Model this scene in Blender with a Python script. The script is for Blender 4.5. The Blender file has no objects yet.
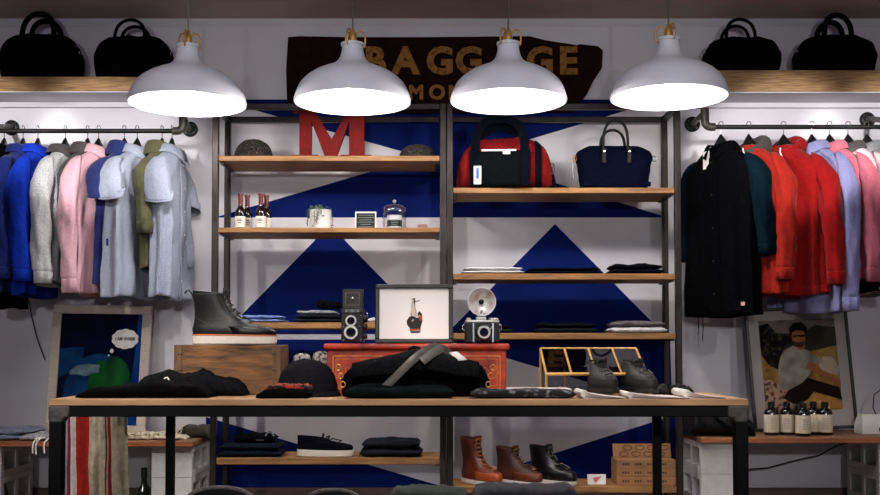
import bpy, math, random
from mathutils import Vector, Matrix, noise
R = math.radians
PI = math.pi
random.seed(7)
SC = bpy.context.scene
COL = SC.collection

# ------------------------------------------------------------------ camera, world, lights, exposure
F = 1050.0
CAMZ = 0.92
TILT = R(2.1)
CY = 309.5
cam_data = bpy.data.cameras.new('camera')
cam_data.sensor_width = 36.0
cam_data.lens = F / 880 * 36
cam_data.shift_y = (CY - 247.5) / 880
cam_data.clip_start = 0.05
cam = bpy.data.objects.new('camera', cam_data)
cam.location = (0, 0, CAMZ)
cam.rotation_euler = (PI / 2 + TILT, 0, 0)
COL.objects.link(cam)
SC.camera = cam

world = bpy.data.worlds.new('world')
SC.world = world
world.use_nodes = True
bgn = world.node_tree.nodes['Background']
bgn.inputs[0].default_value = (0.74, 0.77, 1.0, 1)
bgn.inputs[1].default_value = 0.20

SC.view_settings.view_transform = 'Standard'
SC.view_settings.look = 'None'
SC.view_settings.gamma = 1
SC.view_settings.exposure = 0.0

def light(name, kind, loc, energy, color, target=None, **kw):
    d = bpy.data.lights.new(name, kind)
    d.energy = energy
    d.color = color
    for k, v in kw.items():
        setattr(d, k, v)
    o = bpy.data.objects.new(name, d)
    o.location = loc
    if target is not None:
        o.rotation_euler = (Vector(target) - Vector(loc)).to_track_quat('-Z', 'Y').to_euler()
    COL.objects.link(o)
    return o

# track spotlights of the shop, behind and above the photographer
for lx in (-1.7, 0.0, 1.7):
    light('wall_spotlight', 'SPOT', (lx, -2.4, 1.95), 165, (1.0, 0.98, 0.98), (lx * 0.95, 5.5, 1.30),
          spot_size=R(34), spot_blend=0.55, shadow_soft_size=0.10)
for lx in (-2.3, -1.72, 1.75, 2.3):
    light('rail_spotlight', 'SPOT', (lx, 3.4, 2.13), 135, (1.0, 0.98, 0.95), (lx, 5.5, 1.86),
          spot_size=R(27), spot_blend=0.4, shadow_soft_size=0.05)
for lx in (-1.15, -0.72, -0.28, 0.16, 0.6, 1.02):
    light('table_spotlight', 'SPOT', (lx * 0.9, 2.2, 2.58), 100, (1.0, 0.88, 0.76), (lx, 3.82, 0.86),
          spot_size=R(23), spot_blend=0.8, shadow_soft_size=0.04)

light('bench_spotlight', 'SPOT', (-2.4, 1.5, 2.5), 150, (1.0, 0.95, 0.88), (-1.0, 5.3, 0.35), spot_size=R(34), spot_blend=0.7, shadow_soft_size=0.05)
light('bench_spotlight', 'SPOT', (2.4, 1.5, 2.5), 75, (1.0, 0.95, 0.88), (1.65, 5.1, 0.30), spot_size=R(27), spot_blend=0.7, shadow_soft_size=0.05)
light('shade_fill_light', 'AREA', (0, 3.2, 2.60), 11, (0.82, 0.84, 1.0), (0, 3.7, 1.0), shape='RECTANGLE', size=3.2, size_y=0.15)  # added unseen fill light, brightens the outsides of the pendant shades

def at(px, py, Y):
    """point of the place seen at photo position px, py at distance Y from the camera"""
    a = (px - 440) / F
    b = (CY - py) / F
    dy = math.cos(TILT) - b * math.sin(TILT)
    dz = math.sin(TILT) + b * math.cos(TILT)
    t = Y / dy
    return Vector((a * t, Y, CAMZ + dz * t))

def ax(px, Y): return at(px, 348, Y).x
def az(py, Y): return at(440, py, Y).z
def sp(Y): return Y / F

# ------------------------------------------------------------------ materials
def lin(c):
    out = []
    for v in c[:3]:
        v = v / 255.0
        out.append(v / 12.92 if v <= 0.04045 else ((v + 0.055) / 1.055) ** 2.4)
    return (out[0], out[1], out[2], 1)

MATS = {}
def mat(name, col, rough=0.7, metal=0.0, var=0.12, scale=18, bump=0.0, bscale=300, col2=None, stretch=(1, 1, 1),
        spec=0.5, sheen=0.0, coat=0.0, emit=None, detail=4, contrast=(0.35, 0.65), trans=0.0, bdist=0.002):
    if name in MATS: return MATS[name]
    m = bpy.data.materials.new(name); m.use_nodes = True
    nt = m.node_tree; b = nt.nodes['Principled BSDF']
    b.inputs['Roughness'].default_value = rough
    b.inputs['Metallic'].default_value = metal
    b.inputs['Specular IOR Level'].default_value = spec
    if sheen: b.inputs['Sheen Weight'].default_value = sheen
    if coat: b.inputs['Coat Weight'].default_value = coat
    if trans: b.inputs['Transmission Weight'].default_value = trans
    c = lin(col)
    tc = nt.nodes.new('ShaderNodeTexCoord'); mp = nt.nodes.new('ShaderNodeMapping')
    mp.inputs['Scale'].default_value = stretch
    nt.links.new(tc.outputs['Object'], mp.inputs['Vector'])
    nz = nt.nodes.new('ShaderNodeTexNoise'); nz.inputs['Scale'].default_value = scale; nz.inputs['Detail'].default_value = detail
    nt.links.new(mp.outputs['Vector'], nz.inputs['Vector'])
    cr = nt.nodes.new('ShaderNodeValToRGB')
    cr.color_ramp.elements[0].position = contrast[0]; cr.color_ramp.elements[1].position = contrast[1]
    if col2 is not None: lo, hi = lin(col2), c
    else:
        lo = tuple(v * (1 - var) for v in c[:3]) + (1,)
        hi = tuple(min(1, v * (1 + var)) for v in c[:3]) + (1,)
    cr.color_ramp.elements[0].color = lo; cr.color_ramp.elements[1].color = hi
    nt.links.new(nz.outputs['Fac'], cr.inputs['Fac'])
    nt.links.new(cr.outputs['Color'], b.inputs['Base Color'])
    if bump:
        n2 = nt.nodes.new('ShaderNodeTexNoise'); n2.inputs['Scale'].default_value = bscale; n2.inputs['Detail'].default_value = 3
        nt.links.new(mp.outputs['Vector'], n2.inputs['Vector'])
        bp = nt.nodes.new('ShaderNodeBump'); bp.inputs['Strength'].default_value = bump; bp.inputs['Distance'].default_value = bdist
        nt.links.new(n2.outputs['Fac'], bp.inputs['Height']); nt.links.new(bp.outputs['Normal'], b.inputs['Normal'])
    if emit:
        b.inputs['Emission Color'].default_value = lin(emit[0]); b.inputs['Emission Strength'].default_value = emit[1]
    MATS[name] = m
    return m

def cloth(name, col, var=0.14, bump=0.6, **k):
    if max(col) < 42: k['sheen'] = 0.0; k['spec'] = 0.05
    return mat(name, col, rough=0.92, var=var, scale=k.pop('scale', 60), bump=bump, bdist=0.012, bscale=k.pop('bscale', 24), spec=k.pop('spec', 0.2), sheen=k.pop('sheen', 0.08), **k)

def wood(name, c_lo, c_hi, stretch=(1.2, 14, 14), scale=4, rough=0.6, bump=0.25):
    return mat(name, c_hi, rough=rough, col2=c_lo, scale=scale, stretch=stretch, detail=8, contrast=(0.3, 0.7), bump=bump, bscale=scale * 3)

def glassy(name, tint=(255, 255, 255), gloss=0.12, rough=0.02, edge=0.7):
    if name in MATS: return MATS[name]
    m = bpy.data.materials.new(name); m.use_nodes = True; nt = m.node_tree
    nt.nodes.remove(nt.nodes['Principled BSDF'])
    tr = nt.nodes.new('ShaderNodeBsdfTransparent'); tr.inputs[0].default_value = lin(tint)
    gl = nt.nodes.new('ShaderNodeBsdfGlossy'); gl.inputs['Roughness'].default_value = rough
    lw = nt.nodes.new('ShaderNodeLayerWeight'); lw.inputs['Blend'].default_value = 0.35
    ad = nt.nodes.new('ShaderNodeMath'); ad.operation = 'MULTIPLY_ADD'
    ad.inputs[1].default_value = edge; ad.inputs[2].default_value = gloss * 0.4
    nt.links.new(lw.outputs['Facing'], ad.inputs[0])
    mx = nt.nodes.new('ShaderNodeMixShader')
    nt.links.new(ad.outputs[0], mx.inputs[0]); nt.links.new(tr.outputs[0], mx.inputs[1]); nt.links.new(gl.outputs[0], mx.inputs[2])
    nt.links.new(mx.outputs[0], nt.nodes['Material Output'].inputs[0])
    MATS[name] = m
    return m

WALL = mat('wall_paint', (214, 211, 217), rough=0.75, var=0.04, scale=3, bump=0.12, bscale=60)
BLUE = mat('blue_mural_paint', (0, 22, 92), rough=0.85, spec=0.15, var=0.12, scale=5, bump=0.12, bscale=60)
CEIL = mat('ceiling_paint', (186, 172, 160), rough=0.9, var=0.10, scale=2.2)
FLOORM = mat('floor_concrete', (96, 84, 76), rough=0.6, var=0.2, scale=5)
BASEB = wood('baseboard_wood', (84, 62, 50), (116, 90, 74))
OAK = wood('oak_board', (104, 68, 34), (168, 120, 66))
PINE = wood('thick_pine_board', (112, 78, 44), (190, 148, 98), stretch=(2.2, 22, 40), scale=5, bump=0.6)
TTOP = wood('table_top_ply', (164, 122, 84), (204, 164, 122), stretch=(1.2, 12, 10))
REDWOOD = wood('bench_board_edge', (120, 60, 30), (176, 104, 58))
CRATEW = wood('old_crate_wood', (34, 20, 9), (142, 92, 44), stretch=(1.6, 9, 9), scale=5, bump=0.8)
STEEL = mat('dark_bare_steel', (48, 42, 41), rough=0.42, metal=0.75, var=0.25, scale=9, bump=0.1, bscale=120)
BRIGHTSTEEL = mat('worn_bright_steel', (150, 146, 142), rough=0.38, metal=0.8, var=0.3, scale=14)
PIPE = mat('black_iron_pipe', (28, 26, 26), rough=0.45, metal=0.6, var=0.3, scale=30, bump=0.3, bscale=150)
PIPEG = mat('grey_iron_fitting', (92, 88, 84), rough=0.5, metal=0.6, var=0.3, scale=40, bump=0.4, bscale=150)
TBLACK = mat('table_black_steel', (4, 4, 8), rough=0.6, var=0.2, scale=12, spec=0.15)
TCORN = mat('scuffed_corner_steel', (70, 66, 68), rough=0.6, var=0.4, scale=60, bump=0.5, bscale=90)
SHADE = mat('white_enamel', (232, 232, 240), rough=0.35, var=0.01)
BRASS = mat('brass', (206, 160, 84), rough=0.35, metal=0.5, var=0.1)
BLACKF = cloth('black_canvas', (5, 5, 7), var=0.2)
BLACKP = mat('black_plastic', (14, 14, 15), rough=0.35, var=0.1)
CHROME = mat('chrome', (208, 208, 210), rough=0.18, metal=1.0, var=0.03)
GREYCORD = mat('grey_flex', (128, 120, 118), rough=0.7)
WHITE = mat('white_card', (228, 226, 224), rough=0.7, var=0.02)
BLOCK = mat('white_painted_block', (208, 206, 204), rough=0.85, var=0.05, scale=25, bump=0.9, bscale=140)
GLASS = glassy('clear_glass')

# ------------------------------------------------------------------ mesh helpers
class MB:
    def __init__(s): s.v = []; s.f = []; s.m = []; s.cur = 0
    def add(s, vs, fs, M=None):
        o = len(s.v)
        for p in vs:
            p = Vector(p)
            s.v.append(M @ p if M is not None else p)
        for f in fs:
            s.f.append([i + o for i in f]); s.m.append(s.cur)
        return s
    def mi(s, i): s.cur = i; return s
    def box(s, c, d, M=None):
        x, y, z = d[0] / 2, d[1] / 2, d[2] / 2
        vs = [(c[0] + i * x, c[1] + j * y, c[2] + k * z) for k in (-1, 1) for j in (-1, 1) for i in (-1, 1)]
        return s.add(vs, [(0, 2, 3, 1), (4, 5, 7, 6), (0, 1, 5, 4), (2, 6, 7, 3), (0, 4, 6, 2), (1, 3, 7, 5)], M)
    def b2(s, lo, hi, M=None):
        return s.box([(a + b) / 2 for a, b in zip(lo, hi)], [abs(b - a) for a, b in zip(lo, hi)], M)
    def grid(s, rows, cu=False, cap0=False, cap1=False, cv=False, M=None):
        n = len(rows[0]); vs = [p for r in rows for p in r]; fs = []
        nr = len(rows)
        for i in range(nr if cv else nr - 1):
            i2 = (i + 1) % nr
            for j in range(n if cu else n - 1):
                k = (j + 1) % n
                fs.append((i * n + j, i * n + k, i2 * n + k, i2 * n + j))
        if cap0: fs.append(tuple(range(n))[::-1])
        if cap1: fs.append(tuple((nr - 1) * n + j for j in range(n)))
        return s.add(vs, fs, M)
    def lathe(s, prof, c=(0, 0, 0), n=24, cap0=False, cap1=False, M=None, sx=1, sy=1):
        rows = [[(c[0] + r * sx * math.cos(2 * PI * j / n), c[1] + r * sy * math.sin(2 * PI * j / n), c[2] + z) for j in range(n)] for r, z in prof]
        return s.grid(rows, cu=True, cap0=cap0, cap1=cap1, M=M)
    def tube(s, path, r, n=8, closed=False, flat=1.0, caps=True, up=None, M=None):
        P = [Vector(p) for p in path]; N = len(P); rows = []
        nrm = None
        for i in range(N):
            if closed: t = P[(i + 1) % N] - P[i - 1]
            else: t = P[min(i + 1, N - 1)] - P[max(i - 1, 0)]
            if t.length < 1e-9: t = Vector((0, 0, 1))
            t.normalize()
            if nrm is None:
                a = Vector(up) if up else (Vector((0, 0, 1)) if abs(t.z) < 0.9 else Vector((0, 1, 0)))
                nrm = (a - t * a.dot(t)).normalized()
            else:
                a = Vector(up) if up else nrm
                q = a - t * a.dot(t)
                if q.length > 1e-6: nrm = q.normalized()
            b = t.cross(nrm)
            rr = r[i] if isinstance(r, (list, tuple)) else r
            rows.append([P[i] + nrm * (math.cos(2 * PI * j / n) * rr) + b * (math.sin(2 * PI * j / n) * rr * flat) for j in range(n)])
        return s.grid(rows, cu=True, cap0=caps and not closed, cap1=caps and not closed, cv=closed, M=M)
    def cyl(s, a, b, r, n=14, r2=None):
        return s.tube([a, b], [r, r if r2 is None else r2], n=n)
    def prism(s, poly, y0, y1, M=None):
        """polygon in the XZ plane, given thickness along Y"""
        n = len(poly)
        ar = sum(poly[i][0] * poly[(i + 1) % n][1] - poly[(i + 1) % n][0] * poly[i][1] for i in range(n))
        if ar < 0: poly = poly[::-1]
        vs = [(p[0], y0, p[1]) for p in poly] + [(p[0], y1, p[1]) for p in poly]
        fs = [tuple(range(n)), tuple(range(2 * n - 1, n - 1, -1))]
        for i in range(n):
            k = (i + 1) % n
            fs.append((i, i + n, k + n, k))
        return s.add(vs, fs, M)
    def plate(s, poly, z0, z1, M=None):
        """polygon in the XY plane, given thickness along Z"""
        n = len(poly)
        ar = sum(poly[i][0] * poly[(i + 1) % n][1] - poly[(i + 1) % n][0] * poly[i][1] for i in range(n))
        if ar < 0: poly = poly[::-1]
        vs = [(p[0], p[1], z0) for p in poly] + [(p[0], p[1], z1) for p in poly]
        fs = [tuple(range(n))[::-1], tuple(range(n, 2 * n))]
        for i in range(n):
            k = (i + 1) % n
            fs.append((i, k, k + n, i + n))
        return s.add(vs, fs, M)
    def ell(s, c, r, n=20, m=12, M=None, t0=0.0, t1=1.0, e=1.0):
        rows = []
        for i in range(m + 1):
            a = -PI / 2 + PI * (t0 + (t1 - t0) * i / m)
            rows.append([(c[0] + r[0] * math.cos(a) * spw(math.cos(2 * PI * j / n), e), c[1] + r[1] * math.cos(a) * spw(math.sin(2 * PI * j / n), e), c[2] + r[2] * math.sin(a)) for j in range(n)])
        return s.grid(rows, cu=True, cap0=t0 > 0, cap1=t1 < 1, M=M)
    def build(s, name, mats, parent=None, loc=(0, 0, 0), rz=0, bev=0, seg=2, sub=0, solid=0, smooth=42, rot=None):
        me = bpy.data.meshes.new(name)
        me.from_pydata([tuple(p) for p in s.v], [], s.f)
        me.validate()
        ml = mats if isinstance(mats, (list, tuple)) else [mats]
        for m in ml: me.materials.append(m)
        if len(ml) > 1 and len(me.polygons) == len(s.m):
            me.polygons.foreach_set('material_index', s.m)
        me.update()
        if smooth:
            me.shade_smooth()
            me.set_sharp_from_angle(angle=R(smooth))
        o = bpy.data.objects.new(name, me)
        COL.objects.link(o)
        o.location = loc
        o.rotation_euler = rot if rot else (0, 0, rz)
        if parent: o.parent = parent
        if solid:
            md = o.modifiers.new('thickness', 'SOLIDIFY'); md.thickness = solid; md.offset = 0
        if bev:
            md = o.modifiers.new('bevel', 'BEVEL'); md.width = bev; md.segments = seg; md.limit_method = 'ANGLE'
        if sub:
            md = o.modifiers.new('sub', 'SUBSURF'); md.levels = sub; md.render_levels = sub
        return o

def spw(v, e): return math.copysign(abs(v) ** e, v)
def nz(x, y=0.0, z=0.0): return noise.noise(Vector((x, y, z)))
def lerp(a, b, t): return a + (b - a) * t
def keyed(keys, t):
    if t <= keys[0][0]: return keys[0][1:]
    for a, b in zip(keys, keys[1:]):
        if t <= b[0]:
            k = (t - a[0]) / (b[0] - a[0])
            return tuple(lerp(p, q, k) for p, q in zip(a[1:], b[1:]))
    return keys[-1][1:]

def tag(o, label=None, cat=None, group=None, kind=None):
    if label: o['label'] = label
    if cat: o['category'] = cat
    if group: o['group'] = group
    if kind: o['kind'] = kind
    return o
def thing(name, label, cat, loc=(0, 0, 0), rz=0, group=None, rot=None):
    o = bpy.data.objects.new(name, None); COL.objects.link(o)
    o.empty_display_size = 0.05
    o.location = loc; o.rotation_euler = rot if rot else (0, 0, rz)
    return tag(o, label, cat, group)
def dup(root, loc=None, rz=None, label=None, group=None, scale=None):
    def cp(o, par):
        c = o.copy(); COL.objects.link(c); c.parent = par
        for ch in list(o.children): cp(ch, c)
        return c
    r = cp(root, None)
    if loc is not None: r.location = loc
    if rz is not None: r.rotation_euler = (0, 0, rz)
    if label: r['label'] = label
    if group: r['group'] = group
    if scale: r.scale = (scale,) * 3
    return r
def text(name, body, size, m, parent, loc, rot=(PI / 2, 0, 0), ext=0.0006, bold=0.0, sx=1.0, align='CENTER'):
    cu = bpy.data.curves.new(name, 'FONT'); cu.body = body; cu.size = size; cu.extrude = ext; cu.offset = bold
    cu.align_x = align; cu.align_y = 'CENTER'; cu.resolution_u = 3
    to = bpy.data.objects.new('tmp_text', cu); COL.objects.link(to)
    dg = bpy.context.evaluated_depsgraph_get()
    me = bpy.data.meshes.new_from_object(to.evaluated_get(dg))
    COL.objects.unlink(to); bpy.data.objects.remove(to)
    me.materials.clear(); me.materials.append(m)
    o = bpy.data.objects.new(name, me); COL.objects.link(o)
    o.location = loc; o.rotation_euler = rot; o.scale = (sx, 1, 1)
    if parent: o.parent = parent
    return o

# ------------------------------------------------------------------ the room
WY = 5.5
CZ = az(20, WY)
m = MB(); m.b2((-3.4, WY, -0.02), (3.4, WY + 0.12, CZ + 0.3))
def wp(px, py): p = at(px, py, WY); return (p.x, p.z)
m.mi(1)
for k, poly in enumerate((
    [(222, 99.5), (246, 99.5), (330, 99.5), (447, 99.5), (560, 99.5), (636, 99.5), (663, 99.5), (449, 163.5), (447, 164), (247, 108), (222, 101)],
    [(215, 217.5), (446, 149.5), (668, 217.5)],
    [(330, 225), (436, 334), (223, 334)],
    [(555, 224), (664, 334), (446, 334)],
    [(215, 339.5), (670, 339.5), (672, 407), (447, 340.5), (218, 409)],
    [(206, 417), (446, 487.5), (446, 489), (206, 489)],
    [(678, 414), (678, 489), (446, 489), (446, 487.5)])):
    m.prism([wp(*p) for p in poly], WY - 0.0015 - 0.0003 * k, WY + 0.01)
tag(m.build('wall_back', [WALL, BLUE], smooth=0), kind='structure')
tag(MB().b2((-3.52, -3.6, -0.02), (-3.4, WY + 0.12, CZ + 0.3)).build('wall_left', WALL, smooth=0), kind='structure')
tag(MB().b2((3.4, -3.6, -0.02), (3.52, WY + 0.12, CZ + 0.3)).build('wall_right', WALL, smooth=0), kind='structure')
tag(MB().b2((-3.52, -3.6, -0.1), (3.52, WY + 0.12, 0)).build('floor', FLOORM, smooth=0), kind='structure')
tag(MB().b2((-3.52, -3.6, CZ), (3.52, WY + 0.12, CZ + 0.1)).build('ceiling', CEIL, smooth=0), kind='structure')
tag(MB().b2((-3.4, WY - 0.02, 0), (3.4, WY, az(488, WY - 0.02))).build('baseboard_back', BASEB, bev=0.003), kind='structure')
m = MB()
m.prism([(0, 0), (0, -0.034), (0.006, -0.034), (0.012, -0.02), (0.02, -0.012), (0.024, 0)], -3.4, 3.4, M=Matrix(((0, 1, 0, 0), (-1, 0, 0, WY), (0, 0, 1, CZ), (0, 0, 0, 1))))
tag(m.build('trim_1', WALL), kind='structure')

# thick boards high on the wall, left and right, with a white cleat below
for side, x0, x1, ya, yb, lab in (
    ('left', -3.3, ax(150, 5.25), 76.5, 91, 'thick rough pine board high on the wall above the left clothes'),
    ('right', ax(700, 5.25), 3.3, 70, 91.5, 'thick rough pine board high on the wall above the right clothes')):
    t = thing('wall_shelf', lab, 'shelf', ((x0 + x1) / 2, 5.375, az(yb, 5.25)), group=None)
    h = az(ya, 5.25) - az(yb, 5.25)
    w = x1 - x0
    MB().b2((-w / 2, -0.125, 0), (w / 2, 0.124, h)).build('board', PINE, t, bev=0.004)
    tag(MB().b2((-w / 2, -0.121, -0.005), (w / 2, 0.094, -0.0005)).build('underside_panel', WALL, t), 'white painted underside')
    tag(MB().b2((-w / 2, 0.096, -0.03), (w / 2, 0.124, -0.0005)).build('cleat', WALL, t, bev=0.002), 'white painted cleat')
SHELFL = az(76.5, 5.25); SHELFR = az(70, 5.25)

# ------------------------------------------------------------------ painted sign on the wall
sg = [(288, 37), (300, 36), (350, 37), (420, 37), (530, 36), (545, 40), (577, 45), (580, 44), (598, 46), (603, 50), (602, 68),
      (594, 80), (587, 94), (578, 106), (574, 112), (540, 112), (420, 113), (300, 112), (287, 103), (286, 70)]
SY = 5.47
c0 = at(445, 75, SY)
t = thing('wooden_sign', 'old dark brown wooden sign with ochre letters hung behind the lamps', 'sign', c0)
SIGNM = mat('sign_old_paint', (30, 10, 10), rough=0.9, spec=0.1, var=0.35, scale=14, bump=0.4, bscale=40)
OCHRE = mat('ochre_worn_letters', (150, 106, 54), rough=0.9, spec=0.1, col2=(88, 54, 28), scale=30, contrast=(0.3, 0.5))
MB().prism([(at(x, y, SY).x - c0.x, at(x, y, SY).z - c0.z) for x, y in sg], 0, 0.025).build('sign_board', SIGNM, t, smooth=0, bev=0.002)
for ch, px in zip('BAGGAGE', (375, 405.5, 440, 469, 504, 540, 568)):
    q = at(px, 62, SY) - c0
    text('letter', ch, 0.195, OCHRE, t, (q.x, -0.0015, q.z), bold=0.008, sx=1.0)
for ch, px in zip('MON', (416, 437, 456)):
    q = at(px, 93, SY) - c0
    text('letter', ch, 0.105, OCHRE, t, (q.x, -0.0015, q.z), bold=0.004)

# ------------------------------------------------------------------ steel racks with oak shelves
RF, RB = 5.06, 5.38     # front and back faces
T = 0.03
def rack(x0p, x1p, label, shelves, brightright=False):
    x0, x1 = ax(x0p, RF), ax(x1p, RF)
    top = az(103, RF)
    t = thing('shelf_rack', label, 'shelving rack', ((x0 + x1) / 2, (RF + RB) / 2, 0), group='steel and wood shelf racks')
    ox, oy = (x0 + x1) / 2, (RF + RB) / 2
    for k, (x, y) in enumerate(((x0, RF), (x1 - T, RF), (x0, RB - T), (x1 - T, RB - T))):
        MB().b2((x - ox, y - oy, 0), (x - ox + T, y - oy + T, top)).build('post', STEEL, t, bev=0.003)
    for y in (RF + 0.002, RB - T + 0.002):
        MB().b2((x0 - ox + T, y - oy, top - T), (x1 - ox - T, y - oy + T - 0.004, top - 0.001)).build('rail', STEEL, t, bev=0.003)
    for x in (x0 + 0.002, x1 - T + 0.002):
        MB().b2((x - ox, RF + T - oy, top - T), (x - ox + T - 0.004, RB - T - oy, top - 0.001)).build('rail', STEEL, t, bev=0.003)
    zs = []
    for ys, th in shelves:
        z = az(ys, RF); zs.append(z)
        MB().b2((x0 - ox + T + 0.001, 0.0 - (RB - RF) / 2 + 0.004, z - th), (x1 - ox - T - 0.001, (RB - RF) / 2 - 0.005, z)).build('shelf', OAK, t, bev=0.003)
        for x in (x0 - ox + T + 0.002, x1 - ox - T - 0.002 - 0.02):
            MB().b2((x, -(RB - RF) / 2 + T, z - th - 0.008), (x + 0.02, (RB - RF) / 2 - T, z - th - 0.0005)).build('shelf_bracket', STEEL, t)
    return t, zs
rk1, (S1a, S1b, S1c, S1d) = rack(210.5, 446.2, 'left steel shelf rack holding the red letter and the potted plant', [(155.5, .026), (227.5, .024), (322.5, .03), (458, .032)])
rk2, (S2a, S2b, S2c, S2d) = rack(446.8, 682.5, 'right steel shelf rack holding the red duffel and the navy tote', [(187.5, .027), (273.5, .03), (333, .03), (486.5, .032)])

# ------------------------------------------------------------------ pendant lamps
def pendant():
    t = thing('pendant_lamp', 'x', 'lamp', (0, 0, 0), group='white pendant lamps over the table')
    prof = [(0.190, 0.0), (0.1905, 0.008), (0.184, 0.03), (0.178, 0.045), (0.168, 0.062), (0.150, 0.080), (0.125, 0.097), (0.10, 0.109),
            (0.075, 0.119), (0.058, 0.128), (0.046, 0.140), (0.040, 0.152), (0.036, 0.168), (0.0345, 0.186), (0.035, 0.190)]
    inner = [(max(r - 0.004, 0.005), z - 0.002 if i else z) for i, (r, z) in enumerate(prof)]
    MB().lathe(prof + [(0.012, 0.193)] + inner[::-1][1:] + [prof[0]], n=56).build('lamp_shade', SHADE, t, smooth=60)
    MB().lathe([(0.0355, 0.186), (0.0385, 0.187), (0.0385, 0.195), (0.030, 0.198), (0.012, 0.199)], n=32).build('neck_ring', SHADE, t)
    MB().lathe([(0.0, 0.197), (0.013, 0.197), (0.014, 0.215), (0.012, 0.226), (0.007, 0.236), (0.004, 0.245), (0, 0.246)], n=20).build('socket', BRASS, t)
    for k in range(3):
        a = 2 * PI * k / 3 + 0.5
        c, s = math.cos(a), math.sin(a)
        MB().tube([(c * r, s * r, z) for r, z in ((0.010, 0.226), (0.022, 0.238), (0.034, 0.236), (0.041, 0.224), (0.041, 0.204), (0.0395, 0.188), (0.036, 0.184))], 0.003, n=6).build('clamp', BRASS, t)
    bz = 0.0
    MB().lathe([(0.0, bz - 0.03), (0.014, bz - 0.025), (0.020, bz - 0.01), (0.022, bz + 0.004), (0.024, bz + 0.026), (0.014, bz + 0.05), (0.013, bz + 0.08), (0, bz + 0.08)], n=20).build('bulb', mat('lit_bulb', (255, 244, 225), emit=((255, 240, 214), 22.0)), t)
    return t
lamps = [(187.5, 104.5, 'leftmost white pendant lamp, closest to the left clothes rail'),
         (352.5, 102.8, 'second white pendant lamp from the left, in front of the red letter'),
         (508.5, 102.0, 'third white pendant lamp from the left, in front of the red duffel'),
         (669.0, 98.0, 'rightmost white pendant lamp, nearest the black coat')]
proto = None
LY = 4.55; LS = LY / 3.40
for px, py, lab in lamps:
    p = at(px, py, LY)
    if proto is None: proto = o = pendant(); o.scale = (LS,) * 3; o.location = p; o['label'] = lab
    else: o = dup(proto, p, random.uniform(-1, 1), lab)
    MB().cyl((0, 0, 0.24), (0, 0, (CZ - p.z - 0.001) / LS), 0.0028, n=8).build('flex', GREYCORD, o)
    light('pendant_light', 'POINT', (p.x, p.y, p.z - 0.018), 25, (1.0, 0.96, 0.92), shadow_soft_size=0.042)

# ------------------------------------------------------------------ the display table
TZ = 0.745; TFY, TBY = 3.6, 4.17
TX0, TX1 = ax(49.5, TFY), ax(748, TFY)
t = thing('display_table', 'long table with pale wood top and black steel frame in front of the racks', 'table', ((TX0 + TX1) / 2, (TFY + TBY) / 2, 0))
hw, hd = (TX1 - TX0) / 2, (TBY - TFY) / 2
MB().b2((-hw, -hd, TZ - 0.022), (hw, hd, TZ)).build('tabletop', TTOP, t, bev=0.002)
az0 = TZ - 0.0225
for y in (-hd + 0.004, hd - 0.044):
    MB().b2((-hw + 0.045, y, az0 - 0.038), (hw - 0.045, y + 0.04, az0)).build('apron', TBLACK, t, bev=0.003)
for x in (-hw + 0.003, hw - 0.043):
    MB().b2((x, -hd + 0.045, az0 - 0.038), (x + 0.04, hd - 0.045, az0)).build('apron', TBLACK, t, bev=0.003)
for sx in (-1, 1):
    MB().b2((sx * (hw - 0.023) - 0.022, -hd, 0), (sx * (hw - 0.023) + 0.022, -hd + 0.044, az0 - 0.02)).build('leg', TBLACK, t, bev=0.003)
    m = MB()
    P = [(-0.024, 0.0), (-0.024, -0.045), (-0.018, -0.058), (0.024, -0.058), (0.03, -0.042), (0.048, -0.040), (0.048, 0.0)]
    m.prism([(sx * (hw - 0.023 - p[0]), az0 + p[1]) for p in P], -hd - 0.003, -hd + 0.046)
    tag(m.build('corner_bracket', TCORN, t, bev=0.006, seg=3), 'scuffed grey corner bracket')
for px in (168.5, 658.5):
    x = ax(px, 4.1) - t.location.x
    MB().b2((x - 0.016, hd - 0.042, 0), (x + 0.016, hd - 0.010, az0 - 0.039)).build('leg', TBLACK, t, bev=0.003)
TAB = t

# lower nested table in front, only its goods reach into the picture
LZ = 0.42
t = thing('low_table', 'low black table at the bottom edge carrying folded goods', 'table', (0, 2.95, 0))
MB().b2((-0.95, -0.3, LZ - 0.022), (0.75, 0.3, LZ)).build('tabletop', TTOP, t, bev=0.002)
for x in (-0.92, 0.72):
    for y in (-0.27, 0.27):
        MB().b2((x - 0.018, y - 0.018, 0), (x + 0.018, y + 0.018, LZ - 0.0225)).build('leg', TBLACK, t, bev=0.003)

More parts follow.
